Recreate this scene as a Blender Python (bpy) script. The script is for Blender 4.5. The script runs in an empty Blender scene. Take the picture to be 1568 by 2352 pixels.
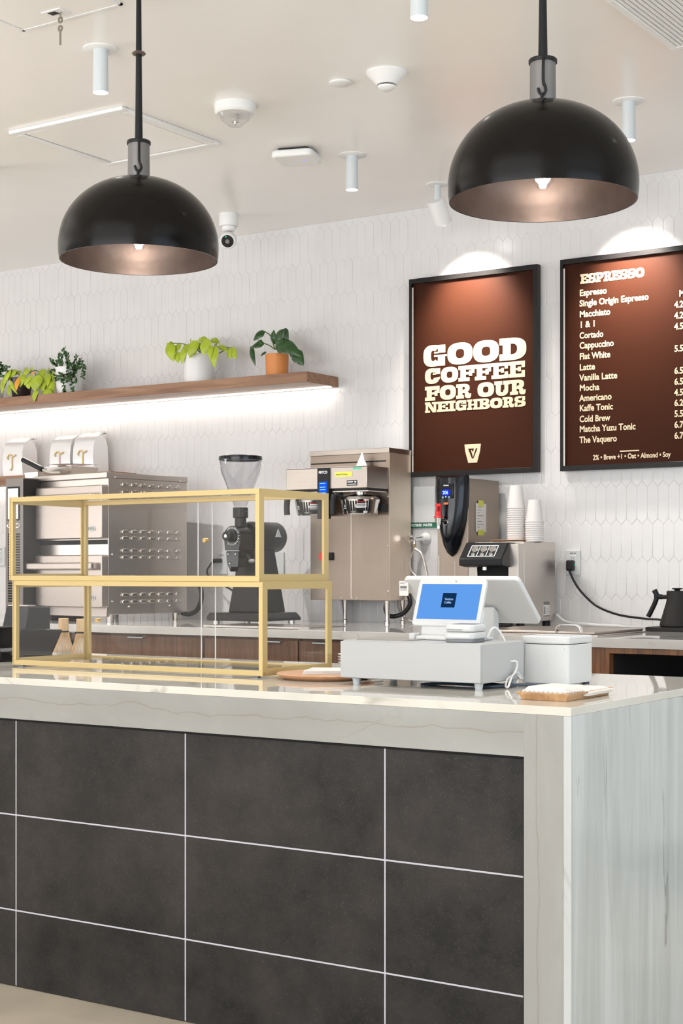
import bpy, math, random
from mathutils import Vector, Matrix
random.seed(7)
sc = bpy.context.scene
C = sc.collection
PI = math.pi
R = math.radians

# ------------------------------------------------------------------ camera
CAM_H = 1.33
FPX, YHOR, TH = 3558.44, 1310.1, 0.587756      # focal length in pixels of a 1568x2352 frame, horizon row, heading
S_, C_ = math.sin(TH), math.cos(TH)
cd = bpy.data.cameras.new('camera'); cam = bpy.data.objects.new('camera', cd); C.objects.link(cam)
cam.location = (0, 0, CAM_H); cam.rotation_euler = (PI/2, 0, TH)
cd.sensor_fit = 'AUTO'; cd.sensor_width = 36.0; cd.lens = FPX/2352*36.0
cd.shift_y = (YHOR-1176)/2352.0; cd.clip_end = 60; cd.clip_start = .05
sc.camera = cam
sc.view_settings.view_transform = 'Standard'; sc.view_settings.look = 'None'
sc.view_settings.exposure = -0.06; sc.view_settings.gamma = 1.0; sc.view_settings.use_curve_mapping = False
sc.cycles.use_denoising = True
sc.cycles.max_bounces = 9; sc.cycles.diffuse_bounces = 5; sc.cycles.glossy_bounces = 5
sc.cycles.transmission_bounces = 6; sc.cycles.transparent_max_bounces = 24
sc.cycles.caustics_reflective = False; sc.cycles.caustics_refractive = False
sc.cycles.sample_clamp_indirect = 6.0

# ------------------------------------------------------------------ world, daylight and added fill
w = bpy.data.worlds.new('World'); sc.world = w; w.use_nodes = True
wb = w.node_tree.nodes['Background']; wb.inputs[0].default_value = (.78, .88, 1.0, 1); wb.inputs[1].default_value = .4

def area(name, loc, rot, sx, sy, power, col=(1, 1, 1), spread=PI):
    l = bpy.data.lights.new(name, 'AREA'); l.shape = 'RECTANGLE'; l.size = sx; l.size_y = sy
    l.energy = power; l.color = col; l.spread = spread
    o = bpy.data.objects.new(name, l); C.objects.link(o); o.location = loc; o.rotation_euler = rot
    return o
def spot(name, loc, target, power, angle, blend=.5, col=(1, .93, .85), rad=.03):
    l = bpy.data.lights.new(name, 'SPOT'); l.energy = power; l.color = col; l.spot_size = R(angle); l.spot_blend = blend
    l.shadow_soft_size = rad
    o = bpy.data.objects.new(name, l); C.objects.link(o); o.location = loc
    d = Vector(target)-Vector(loc); o.rotation_euler = d.to_track_quat('-Z', 'Y').to_euler()
    return o
def point(name, loc, power, col=(1, .9, .8), rad=.03):
    l = bpy.data.lights.new(name, 'POINT'); l.energy = power; l.color = col; l.shadow_soft_size = rad
    o = bpy.data.objects.new(name, l); C.objects.link(o); o.location = loc
    return o
# daylight by the street and right-hand windows, plus added upward fills
area('street_low_daylight', (-3.0, -3.8, 1.7), (R(96), 0, 0), 9.0, 2.4, 320, (.97, .98, 1.0))
area('ceiling_fill', (-2.6, -3.6, 1.5), (R(172), 0, 0), 8.2, 2.4, 550, (.95, .975, 1.0))  # added uplight, turned almost straight up to brighten the ceiling
area('side_daylight', (3.85, 2.2, 1.7), (R(118), 0, R(90)), 5.0, 2.5, 150, (.70, .86, 1.0))
area('left_fill', (-9.7, 2.2, 1.5), (R(162), 0, R(-90)), 4.4, 2.3, 215, (1.0, .98, .96))  # added fill from the left, lifting the dark end of the ceiling

# ------------------------------------------------------------------ pixel -> place helpers (a pixel of the photograph on a plane of the room)
def on_y(px, py, Y):
    u = (px-784)/FPX; Z = Y/(C_+u*S_)
    return Vector((Z*(u*C_-S_), Y, CAM_H+(YHOR-py)/FPX*Z))
def on_z(px, py, z):
    u = (px-784)/FPX; Z = (z-CAM_H)*FPX/(YHOR-py)
    return Vector((Z*(u*C_-S_), Z*(C_+u*S_), z))

# ------------------------------------------------------------------ mesh builder
class MB:
    def __init__(s): s.v = []; s.f = []
    def add(s, vs, fs, M=None):
        n = len(s.v)
        s.v += [tuple(M @ Vector(p)) for p in vs] if M is not None else [tuple(p) for p in vs]
        s.f += [tuple(i+n for i in f) for f in fs]
        return s
    def box(s, a, b, M=None):
        x0, x1 = sorted((a[0], b[0])); y0, y1 = sorted((a[1], b[1])); z0, z1 = sorted((a[2], b[2]))
        vs = [(x0,y0,z0),(x1,y0,z0),(x1,y1,z0),(x0,y1,z0),(x0,y0,z1),(x1,y0,z1),(x1,y1,z1),(x0,y1,z1)]
        return s.add(vs, [(0,3,2,1),(4,5,6,7),(0,1,5,4),(1,2,6,5),(2,3,7,6),(3,0,4,7)], M)
    def rbox(s, a, b, r, axis='z', n=6):
        """box with rounded vertical (or other) edges"""
        i = 'xyz'.index(axis); o = [k for k in range(3) if k != i]
        u0, u1 = sorted((a[o[0]], b[o[0]])); w0, w1 = sorted((a[o[1]], b[o[1]]))
        pts = []
        for cx, cy, a0 in ((u1-r, w1-r, 0), (u0+r, w1-r, 90), (u0+r, w0+r, 180), (u1-r, w0+r, 270)):
            for k in range(n+1):
                t = R(a0+90*k/n); pts.append((cx+r*math.cos(t), cy+r*math.sin(t)))
        return s.prism(pts, axis, a[i], b[i])
    def prism(s, poly, axis, t0, t1, M=None):
        n = len(poly)
        def P(p, t):
            return {'x': (t, p[0], p[1]), 'y': (p[0], t, p[1]), 'z': (p[0], p[1], t)}[axis]
        vs = [P(p, t0) for p in poly]+[P(p, t1) for p in poly]
        fs = [tuple(range(n)), tuple(range(2*n-1, n-1, -1))]
        fs += [(i, i+n, (i+1) % n+n, (i+1) % n) for i in range(n)]
        return s.add(vs, fs, M)
    def cyl(s, p0, p1, r0, r1=None, n=24):
        r1 = r0 if r1 is None else r1
        p0, p1 = Vector(p0), Vector(p1); d = (p1-p0).normalized()
        a = d.orthogonal().normalized(); b = d.cross(a)
        vs = []
        for p, r in ((p0, r0), (p1, r1)):
            for i in range(n):
                t = 2*PI*i/n; vs.append(p+a*r*math.cos(t)+b*r*math.sin(t))
        fs = [(i, (i+1) % n, (i+1) % n+n, i+n) for i in range(n)]
        fs += [tuple(range(n-1, -1, -1)), tuple(range(n, 2*n))]
        return s.add(vs, fs)
    def lathe(s, prof, c=(0, 0, 0), n=36, M=None):
        vs = []; fs = []; idx = []
        for r, z in prof:
            if r < 1e-6: idx.append([len(vs)]); vs.append((c[0], c[1], c[2]+z))
            else:
                idx.append(list(range(len(vs), len(vs)+n)))
                vs += [(c[0]+r*math.cos(2*PI*i/n), c[1]+r*math.sin(2*PI*i/n), c[2]+z) for i in range(n)]
        for A, B in zip(idx, idx[1:]):
            for i in range(n):
                j = (i+1) % n
                if len(A) == 1 and len(B) == 1: continue
                if len(A) == 1: fs.append((A[0], B[j], B[i]))
                elif len(B) == 1: fs.append((A[i], A[j], B[0]))
                else: fs.append((A[i], A[j], B[j], B[i]))
        return s.add(vs, fs, M)
    def sphere(s, c, r, n=20, m=12):
        rr = r if hasattr(r, '__len__') else (r, r, r)
        prof = [(math.sin(PI*i/m), -math.cos(PI*i/m)) for i in range(m+1)]
        prof[0] = (0, -1); prof[-1] = (0, 1)
        M = Matrix.Translation(Vector(c)) @ Matrix.Diagonal((rr[0], rr[1], rr[2], 1))
        return s.lathe(prof, (0, 0, 0), n, M)
    def tube(s, pts, r, n=10, sub=6, smooth=True):
        pts = [Vector(p) for p in pts]
        if smooth and len(pts) > 2:
            q = [pts[0]*2-pts[1]]+pts+[pts[-1]*2-pts[-2]]; out = []
            for i in range(1, len(q)-2):
                a, b, c, d = q[i-1:i+3]
                for k in range(sub):
                    t = k/sub
                    out.append(.5*((2*b)+(c-a)*t+(2*a-5*b+4*c-d)*t*t+(3*b-a-3*c+d)*t**3))
            out.append(pts[-1]); pts = out
        m = len(pts); vs = []; fs = []
        nrm = None
        for i, p in enumerate(pts):
            d = (pts[min(i+1, m-1)]-pts[max(i-1, 0)]).normalized()
            if nrm is None: nrm = d.orthogonal().normalized()
            nrm = (nrm-d*nrm.dot(d)); nrm = nrm.normalized() if nrm.length > 1e-6 else d.orthogonal().normalized()
            b = d.cross(nrm); rr = r[0]+(r[1]-r[0])*i/(m-1) if hasattr(r, '__len__') else r
            vs += [p+nrm*rr*math.cos(2*PI*k/n)+b*rr*math.sin(2*PI*k/n) for k in range(n)]
        for i in range(m-1):
            for k in range(n):
                l = (k+1) % n
                fs.append((i*n+k, i*n+l, (i+1)*n+l, (i+1)*n+k))
        fs += [tuple(range(n-1, -1, -1)), tuple(range((m-1)*n, m*n))]
        return s.add(vs, fs)
    def ring(s, cx, cy, rx, ry, ix, iy, a0=0, a1=360, t0=0, t1=.01, e=2.4, n=28):
        """flat superelliptic ring sector in the (x,z) plane, from depth t0 to t1 along y"""
        def pt(a, x, y):
            c, q = math.cos(a), math.sin(a)
            return (cx+x*math.copysign(abs(c)**(2/e), c), cy+y*math.copysign(abs(q)**(2/e), q))
        vs = []
        for i in range(n+1):
            a = R(a0+(a1-a0)*i/n)
            o, q = pt(a, rx, ry), pt(a, ix, iy)
            vs += [(o[0], t0, o[1]), (q[0], t0, q[1]), (o[0], t1, o[1]), (q[0], t1, q[1])]
        fs = []
        for i in range(n):
            A, B = 4*i, 4*i+4
            fs += [(A, B, B+1, A+1), (A+2, A+3, B+3, B+2), (A, A+2, B+2, B), (A+1, B+1, B+3, A+3)]
        fs += [(0, 1, 3, 2), (4*n, 4*n+2, 4*n+3, 4*n+1)]
        return s.add(vs, fs)
    def build(s, name, m, parent=None, bevel=0, smooth=True, seg=2, ang=35):
        me = bpy.data.meshes.new(name); me.from_pydata(s.v, [], s.f); me.update()
        import bmesh
        b = bmesh.new(); b.from_mesh(me); bmesh.ops.recalc_face_normals(b, faces=b.faces); b.to_mesh(me); b.free()
        if smooth:
            me.polygons.foreach_set('use_smooth', [True]*len(me.polygons)); me.set_sharp_from_angle(angle=R(ang))
        o = bpy.data.objects.new(name, me); C.objects.link(o); me.materials.append(m)
        if parent is not None: o.parent = parent
        if bevel:
            d = o.modifiers.new('bevel', 'BEVEL'); d.width = bevel; d.segments = seg; d.limit_method = 'ANGLE'; d.angle_limit = R(40)
        return o

def tag(o, label, cat, group=None):
    o['label'] = label; o['category'] = cat
    if group: o['group'] = group
    return o
def thing(name, label, cat, loc=(0, 0, 0), rz=0, group=None):
    o = bpy.data.objects.new(name, None); C.objects.link(o); o.location = loc; o.rotation_euler = (0, 0, rz)
    o.empty_display_size = .05
    return tag(o, label, cat, group)
def struct(name, mb, m, **k):
    o = mb.build(name, m, **k); o['kind'] = 'structure'; return o
def dup(root, loc=None, label=None, rz=None):
    r = root.copy(); C.objects.link(r)
    if loc is not None: r.location = loc
    if rz is not None: r.rotation_euler = (0, 0, rz)
    if label: r['label'] = label
    for ch in list(root.children):
        c = ch.copy(); C.objects.link(c); c.parent = r
        for g in list(ch.children):
            d = g.copy(); C.objects.link(d); d.parent = c
    return r

# ------------------------------------------------------------------ materials
X1, Y0, Y1 = -1.664, 3.528, 4.745        # right end, face and back of the front counter
def base(name):
    m = bpy.data.materials.new(name); m.use_nodes = True
    nt = m.node_tree; return m, nt, nt.nodes['Principled BSDF']
def mat(name, col, rough=.5, metal=0, coat=0, emis=None, estr=0, spec=None, var=0, vscale=8, bump=0, bscale=60, sheen=0):
    m, nt, b = base(name)
    b.inputs['Base Color'].default_value = (*col, 1); b.inputs['Roughness'].default_value = rough
    b.inputs['Metallic'].default_value = metal; b.inputs['Coat Weight'].default_value = coat
    if spec is not None: b.inputs['Specular IOR Level'].default_value = spec
    if emis: b.inputs['Emission Color'].default_value = (*emis, 1); b.inputs['Emission Strength'].default_value = estr
    tc = nt.nodes.new('ShaderNodeTexCoord')
    if var:
        n = nt.nodes.new('ShaderNodeTexNoise'); n.inputs['Scale'].default_value = vscale; n.inputs['Detail'].default_value = 5
        nt.links.new(tc.outputs['Object'], n.inputs['Vector'])
        r = nt.nodes.new('ShaderNodeValToRGB')
        r.color_ramp.elements[0].position = .3; r.color_ramp.elements[1].position = .7
        r.color_ramp.elements[0].color = (*[c*(1-var) for c in col], 1); r.color_ramp.elements[1].color = (*[min(1, c*(1+var)) for c in col], 1)
        nt.links.new(n.outputs['Fac'], r.inputs[0]); nt.links.new(r.outputs[0], b.inputs['Base Color'])
    if bump:
        n2 = nt.nodes.new('ShaderNodeTexNoise'); n2.inputs['Scale'].default_value = bscale; n2.inputs['Detail'].default_value = 4
        nt.links.new(tc.outputs['Object'], n2.inputs['Vector'])
        bp = nt.nodes.new('ShaderNodeBump'); bp.inputs['Strength'].default_value = bump; bp.inputs['Distance'].default_value = .01
        nt.links.new(n2.outputs['Fac'], bp.inputs['Height']); nt.links.new(bp.outputs[0], b.inputs['Normal'])
    return m
def steel(name, col=(.66, .61, .56), rough=.3, axis=2, k=70, amt=.10, bump=.02):
    """brushed stainless steel: fine streaks along one axis vary the roughness and tint"""
    m, nt, b = base(name); b.inputs['Metallic'].default_value = 1
    tc = nt.nodes.new('ShaderNodeTexCoord'); mp = nt.nodes.new('ShaderNodeMapping')
    sc_ = [k, k, k]; sc_[axis] = 1.2; mp.inputs['Scale'].default_value = sc_
    n = nt.nodes.new('ShaderNodeTexNoise'); n.inputs['Scale'].default_value = 4; n.inputs['Detail'].default_value = 6
    nt.links.new(tc.outputs['Object'], mp.inputs[0]); nt.links.new(mp.outputs[0], n.inputs['Vector'])
    r = nt.nodes.new('ShaderNodeValToRGB')
    r.color_ramp.elements[0].color = (*[c*(1-amt) for c in col], 1); r.color_ramp.elements[1].color = (*[min(1, c*(1+amt)) for c in col], 1)
    nt.links.new(n.outputs['Fac'], r.inputs[0]); nt.links.new(r.outputs[0], b.inputs['Base Color'])
    mr = nt.nodes.new('ShaderNodeMapRange'); mr.inputs['To Min'].default_value = rough-.06; mr.inputs['To Max'].default_value = rough+.1
    nt.links.new(n.outputs['Fac'], mr.inputs[0]); nt.links.new(mr.outputs[0], b.inputs['Roughness'])
    bp = nt.nodes.new('ShaderNodeBump'); bp.inputs['Strength'].default_value = bump; bp.inputs['Distance'].default_value = .005
    nt.links.new(n.outputs['Fac'], bp.inputs['Height']); nt.links.new(bp.outputs[0], b.inputs['Normal'])
    return m
def wood(name, c0, c1, axis=0, rough=.45, k=14, coat=.0):
    m, nt, b = base(name); b.inputs['Roughness'].default_value = rough; b.inputs['Coat Weight'].default_value = coat
    tc = nt.nodes.new('ShaderNodeTexCoord'); mp = nt.nodes.new('ShaderNodeMapping')
    sc_ = [k, k, k]; sc_[axis] = k*.07; mp.inputs['Scale'].default_value = sc_
    n = nt.nodes.new('ShaderNodeTexNoise'); n.inputs['Scale'].default_value = 2.2; n.inputs['Detail'].default_value = 8; n.inputs['Distortion'].default_value = .8
    nt.links.new(tc.outputs['Object'], mp.inputs[0]); nt.links.new(mp.outputs[0], n.inputs['Vector'])
    r = nt.nodes.new('ShaderNodeValToRGB'); e = r.color_ramp.elements
    e[0].position = .3; e[1].position = .72; e[0].color = (*c0, 1); e[1].color = (*c1, 1)
    nt.links.new(n.outputs['Fac'], r.inputs[0]); nt.links.new(r.outputs[0], b.inputs['Base Color'])
    bp = nt.nodes.new('ShaderNodeBump'); bp.inputs['Strength'].default_value = .12; bp.inputs['Distance'].default_value = .003
    nt.links.new(n.outputs['Fac'], bp.inputs['Height']); nt.links.new(bp.outputs[0], b.inputs['Normal'])
    return m
def stone(name, light, mid, vein, stretch=(1, 1, 1), rough=.12, scale=2.2, contrast=1.0, vein_w=.012, tints=None, coat=0, guide=None):
    """polished quartzite: soft clouds plus thin wandering veins, drawn out along one direction"""
    m, nt, b = base(name); b.inputs['Roughness'].default_value = rough
    L = nt.links.new
    tc = nt.nodes.new('ShaderNodeTexCoord'); mp = nt.nodes.new('ShaderNodeMapping'); mp.inputs['Scale'].default_value = stretch
    L(tc.outputs['Object'], mp.inputs[0])
    n = nt.nodes.new('ShaderNodeTexNoise'); n.inputs['Scale'].default_value = scale; n.inputs['Detail'].default_value = 9; n.inputs['Roughness'].default_value = .62; n.inputs['Distortion'].default_value = .5
    L(mp.outputs[0], n.inputs['Vector'])
    r = nt.nodes.new('ShaderNodeValToRGB'); e = r.color_ramp.elements
    e[0].position = .36; e[1].position = .62; e[0].color = (*mid, 1); e[1].color = (*light, 1)
    if tints:
        for p, c in tints: x = e.new(p); x.color = (*c, 1)
    L(n.outputs['Fac'], r.inputs[0])
    # veins: |noise-.5| close to zero
    v = nt.nodes.new('ShaderNodeTexNoise'); v.inputs['Scale'].default_value = scale*.55; v.inputs['Detail'].default_value = 6; v.inputs['Distortion'].default_value = 1.1
    L(mp.outputs[0], v.inputs['Vector'])
    s1 = nt.nodes.new('ShaderNodeMath'); s1.operation = 'SUBTRACT'; s1.inputs[1].default_value = .5; L(v.outputs['Fac'], s1.inputs[0])
    s2 = nt.nodes.new('ShaderNodeMath'); s2.operation = 'ABSOLUTE'; L(s1.outputs[0], s2.inputs[0])
    mr = nt.nodes.new('ShaderNodeMapRange'); mr.inputs['From Min'].default_value = 0; mr.inputs['From Max'].default_value = vein_w
    mr.inputs['To Min'].default_value = 1; mr.inputs['To Max'].default_value = 0; L(s2.outputs[0], mr.inputs[0])
    pn = nt.nodes.new('ShaderNodeTexNoise'); pn.inputs['Scale'].default_value = scale*1.7; L(mp.outputs[0], pn.inputs['Vector'])
    pr = nt.nodes.new('ShaderNodeMapRange'); pr.inputs['From Min'].default_value = .45; pr.inputs['From Max'].default_value = .65; L(pn.outputs['Fac'], pr.inputs[0])
    mu = nt.nodes.new('ShaderNodeMath'); mu.operation = 'MULTIPLY'; L(mr.outputs[0], mu.inputs[0]); L(pr.outputs[0], mu.inputs[1])
    m2 = nt.nodes.new('ShaderNodeMath'); m2.operation = 'MULTIPLY'; m2.inputs[1].default_value = contrast; L(mu.outputs[0], m2.inputs[0])
    mx = nt.nodes.new('ShaderNodeMix'); mx.data_type = 'RGBA'; L(m2.outputs[0], mx.inputs[0]); L(r.outputs[0], mx.inputs[6]); mx.inputs[7].default_value = (*vein, 1)
    col = mx.outputs[2]
    b.inputs['Coat Weight'].default_value = coat; b.inputs['Coat Roughness'].default_value = .02; b.inputs['Coat IOR'].default_value = 1.6
    if guide:            # one long vein wandering about a line: (across, along, centre, swing, width)
        ac, al, cen, amp, wd = guide
        sp = nt.nodes.new('ShaderNodeSeparateXYZ'); L(tc.outputs['Object'], sp.inputs[0])
        def mth(op, a, b_):
            q = nt.nodes.new('ShaderNodeMath'); q.operation = op
            for i, z in enumerate((a, b_)):
                if hasattr(z, 'default_value'): L(z, q.inputs[i])
                else: q.inputs[i].default_value = z
            return q.outputs[0]
        def n1(sc_, det):
            q = nt.nodes.new('ShaderNodeTexNoise'); q.noise_dimensions = '1D'; q.inputs['Scale'].default_value = sc_; q.inputs['Detail'].default_value = det
            L(sp.outputs[al], q.inputs['W']); return q.outputs['Fac']
        off = mth('MULTIPLY', mth('SUBTRACT', n1(3.0, 6), .5), amp)
        dist = mth('ABSOLUTE', mth('SUBTRACT', mth('SUBTRACT', sp.outputs[ac], cen), off), 0)
        wv = mth('MULTIPLY', n1(7.0, 3), wd*2)
        k1 = mth('SUBTRACT', 1.0, mth('DIVIDE', dist, wv)); k1.node.use_clamp = True
        k2 = mth('MULTIPLY', mth('SUBTRACT', 1.0, mth('DIVIDE', dist, wd*12)), .28); k2.node.use_clamp = True
        f = mth('MAXIMUM', mth('MULTIPLY', k1, .75), mth('MULTIPLY', k2, n.outputs['Fac'])); f.node.use_clamp = True
        m3 = nt.nodes.new('ShaderNodeMix'); m3.data_type = 'RGBA'; L(f, m3.inputs[0]); L(col, m3.inputs[6]); m3.inputs[7].default_value = (*vein, 1); col = m3.outputs[2]
    L(col, b.inputs['Base Color'])
    return m
def glass(name, tint=(1, 1, 1), gl=1.0, rough=.0):
    """thin clear sheet: passes light straight through, reflects by the angle of view"""
    m = bpy.data.materials.new(name); m.use_nodes = True; nt = m.node_tree; nt.nodes.clear()
    o = nt.nodes.new('ShaderNodeOutputMaterial'); t = nt.nodes.new('ShaderNodeBsdfTransparent'); t.inputs[0].default_value = (*tint, 1)
    g = nt.nodes.new('ShaderNodeBsdfGlossy'); g.inputs['Roughness'].default_value = rough
    f = nt.nodes.new('ShaderNodeFresnel')
    gm = nt.nodes.new('ShaderNodeNewGeometry'); ir = nt.nodes.new('ShaderNodeMapRange')      # same reflection from either side of the sheet
    ir.inputs['To Min'].default_value = 1.45; ir.inputs['To Max'].default_value = 1/1.45
    nt.links.new(gm.outputs['Backfacing'], ir.inputs[0]); nt.links.new(ir.outputs[0], f.inputs[0])
    q = nt.nodes.new('ShaderNodeMath'); q.operation = 'MULTIPLY'; q.inputs[1].default_value = gl; nt.links.new(f.outputs[0], q.inputs[0])
    x = nt.nodes.new('ShaderNodeMixShader'); nt.links.new(q.outputs[0], x.inputs[0]); nt.links.new(t.outputs[0], x.inputs[1]); nt.links.new(g.outputs[0], x.inputs[2])
    nt.links.new(x.outputs[0], o.inputs[0]); return m
def emit(name, col, s):
    m = bpy.data.materials.new(name); m.use_nodes = True; nt = m.node_tree; nt.nodes.clear()
    o = nt.nodes.new('ShaderNodeOutputMaterial'); e = nt.nodes.new('ShaderNodeEmission'); e.inputs[0].default_value = (*col, 1); e.inputs[1].default_value = s
    nt.links.new(e.outputs[0], o.inputs[0]); return m
def darktile(name):
    m, nt, b = base(name); L = nt.links.new; b.inputs['Roughness'].default_value = .55; b.inputs['Specular IOR Level'].default_value = .3
    tc = nt.nodes.new('ShaderNodeTexCoord')
    n = nt.nodes.new('ShaderNodeTexNoise'); n.inputs['Scale'].default_value = 3.2; n.inputs['Detail'].default_value = 8; n.inputs['Roughness'].default_value = .7
    L(tc.outputs['Object'], n.inputs['Vector'])
    r = nt.nodes.new('ShaderNodeValToRGB'); e = r.color_ramp.elements
    e[0].position = .38; e[1].position = .64; e[0].color = (.008, .0072, .0068, 1); e[1].color = (.032, .028, .026, 1)
    L(n.outputs['Fac'], r.inputs[0])
    v = nt.nodes.new('ShaderNodeTexNoise'); v.inputs['Scale'].default_value = 260; v.inputs['Detail'].default_value = 2; L(tc.outputs['Object'], v.inputs['Vector'])
    mr = nt.nodes.new('ShaderNodeMapRange'); mr.inputs['From Min'].default_value = .62; mr.inputs['From Max'].default_value = .78; L(v.outputs['Fac'], mr.inputs[0])
    m2 = nt.nodes.new('ShaderNodeMath'); m2.operation = 'MULTIPLY'; m2.inputs[1].default_value = .55; L(mr.outputs[0], m2.inputs[0])
    mx = nt.nodes.new('ShaderNodeMix'); mx.data_type = 'RGBA'; L(m2.outputs[0], mx.inputs[0]); L(r.outputs[0], mx.inputs[6]); mx.inputs[7].default_value = (.10, .095, .09, 1)
    L(mx.outputs[2], b.inputs['Base Color'])
    bp = nt.nodes.new('ShaderNodeBump'); bp.inputs['Strength'].default_value = .25; bp.inputs['Distance'].default_value = .002
    L(n.outputs['Fac'], bp.inputs['Height']); L(bp.outputs[0], b.inputs['Normal'])
    return m

M_tile = mat('white_glazed_tile', (.66, .65, .65), .22, var=.02, vscale=9, bump=.10, bscale=22)
M_grout = mat('white_grout', (.74, .73, .725), .8)
M_ceil = mat('cream_satin_paint', (.88, .855, .83), .22, var=.015, vscale=2)
M_wall = mat('white_paint', (.75, .74, .73), .6)
M_floor = mat('beige_concrete', (.51, .445, .35), .35, var=.14, vscale=3.5)
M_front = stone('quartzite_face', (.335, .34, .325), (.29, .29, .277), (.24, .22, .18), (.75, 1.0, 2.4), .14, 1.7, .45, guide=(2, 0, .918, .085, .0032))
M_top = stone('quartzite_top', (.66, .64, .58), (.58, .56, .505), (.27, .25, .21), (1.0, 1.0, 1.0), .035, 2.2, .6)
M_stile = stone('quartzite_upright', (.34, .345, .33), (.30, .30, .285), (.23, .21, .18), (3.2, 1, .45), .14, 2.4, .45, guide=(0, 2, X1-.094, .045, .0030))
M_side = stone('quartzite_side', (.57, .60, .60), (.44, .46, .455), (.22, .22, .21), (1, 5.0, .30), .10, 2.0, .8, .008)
M_worktop = stone('quartzite_worktop', (.60, .585, .555), (.52, .505, .475), (.36, .33, .29), (1, 1, 2), .04, 2.5, .5)
M_dtile = darktile('charcoal_porcelain')
M_dgrout = mat('pale_grout', (.50, .50, .55), .8)
M_black = mat('black_plastic', (.012, .012, .013), .35, spec=.22)
M_blackm = mat('black_metal', (.013, .0125, .0125), .38, spec=.25)
M_blacksat = mat('black_satin', (.02, .018, .017), .48, spec=.22)
M_bgloss = mat('black_gloss', (.005, .006, .009), .16, spec=.35)
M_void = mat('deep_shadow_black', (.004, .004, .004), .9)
M_shade = mat('blackened_bronze', (.006, .005, .0045), .2, spec=.14, var=.25, vscale=6, bump=.03, bscale=14)
M_shadein = mat('brushed_bronze', (.15, .115, .103), .36, metal=.6, var=.28, vscale=7, bump=.08, bscale=16)
M_collar = mat('grey_metal_sleeve', (.22, .21, .205), .5, metal=.6)
M_gold = mat('pale_gold_aluminium', (.60, .46, .215), .40, metal=.5)
M_brass = mat('brass', (.70, .48, .20), .3, metal=1)
M_glass = glass('clear_glass', gl=.5)
M_acry = glass('clear_acrylic', (.96, .96, .97), 1.4)
M_hopper = glass('clear_hopper', (.93, .93, .94), 1.3, .03)
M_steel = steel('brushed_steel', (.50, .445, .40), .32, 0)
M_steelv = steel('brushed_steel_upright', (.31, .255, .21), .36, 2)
M_steellit = steel('lit_steel_side', (.80, .70, .585), .48, 2)  # paler copy of the brewer steel, the side's brightness put into its colour
M_steels = mat('plain_steel', (.56, .52, .48), .25, metal=1)
M_chrome = mat('chrome', (.80, .79, .78), .08, metal=1)
M_oven = steel('oven_steel', (.47, .41, .37), .36, 0, 50)
M_ovens = steel('oven_side_steel', (.58, .53, .49), .30, 0, 60)
M_dsteel = mat('grey_painted_steel', (.20, .18, .165), .45, metal=.5)
M_white = mat('white_plastic', (.58, .59, .59), .32)
M_whitem = mat('white_powder_coat', (.42, .425, .425), .38)
M_ceramic = mat('white_ceramic', (.68, .655, .625), .25)
M_paper = mat('white_paper', (.72, .70, .675), .8)
M_cup = mat('white_paper_cup', (.76, .725, .70), .6)
M_bag = mat('white_pouch_foil', (.78, .77, .765), .28, metal=.15, bump=.35, bscale=9)
M_walnut = wood('walnut_veneer', (.085, .040, .020), (.19, .095, .052), 2, .4, 22)
M_walnutr = wood('oiled_walnut', (.10, .042, .016), (.27, .115, .045), 2, .32, 22)
M_shelf = wood('walnut_shelf', (.20, .095, .050), (.36, .20, .115), 0, .45, 16)
M_board = wood('beech_board', (.46, .24, .12), (.60, .34, .19), 0, .4, 9)
M_tray = wood('acacia_tray', (.34, .18, .08), (.60, .37, .19), 1, .38, 18)
M_bamboo = wood('bamboo', (.56, .36, .18), (.72, .52, .30), 2, .5, 30)
M_brown = mat('brown_anodised_panel', (.037, .0115, .0058), .5, spec=.06, var=.06, vscale=2)
M_cream = mat('cream_letter', (.62, .50, .335), .38, metal=.1)
M_frame = mat('black_frame', (.010, .009, .009), .3, spec=.22)
M_neon = mat('lime_leaf', (.36, .46, .025), .38, var=.25, vscale=14)
M_green = mat('dark_green_leaf', (.018, .065, .012), .28, var=.5, vscale=18)
M_small = mat('small_green_leaf', (.028, .085, .018), .38, var=.6, vscale=30)
M_orangel = mat('orange_leaf', (.75, .33, .03), .45)
M_stem = mat('stem_green', (.10, .16, .03), .5)
M_soil = mat('potting_soil', (.03, .02, .014), .9)
M_terra = mat('orange_ceramic', (.66, .24, .055), .45)
M_dpot = mat('dark_plum_pot', (.035, .022, .026), .3)
M_napk = mat('white_linen', (.70, .665, .62), .95, bump=.4, bscale=90)
M_red = mat('red_plastic', (.62, .02, .02), .3)
M_green_sign = mat('green_pipe_marker', (.008, .13, .07), .4)
M_yellow = mat('yellow_sticky_note', (.62, .62, .09), .7)
M_ink = mat('black_ink', (.01, .01, .01), .6)
M_greyink = mat('grey_ink', (.18, .18, .18), .6)
M_whiteink = mat('white_ink', (.85, .85, .85), .5)
M_goldink = mat('gold_foil_print', (.80, .55, .20), .35, metal=.4)
M_navy = mat('navy_print', (.012, .03, .08), .4)
M_screen = emit('lit_blue_screen', (.13, .37, .90), 1.0)
M_logo = emit('lit_logo_square', (.006, .03, .09), 1.0)
M_logotxt = emit('lit_logo_letters', (.35, .55, .9), 1.0)
M_bluelcd = emit('lit_blue_panel', (.01, .12, .85), 1.1)
M_led = emit('blue_white_digits', (.35, .55, 1.0), 2.2)
M_ledblue = emit('blue_glow', (.02, .05, .7), .9)
M_gled = emit('green_led', (.05, .75, .40), 1.2)
M_strip = emit('warm_white_strip', (1.0, .93, .84), 18)
M_lamp = emit('downlight_disc', (1, .95, .88), 14)
M_bulb = emit('lamp_filament', (1, .82, .62), 30)
M_lampbody = mat('pale_grey_lamp_body', (.58, .62, .64), .4)
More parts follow.
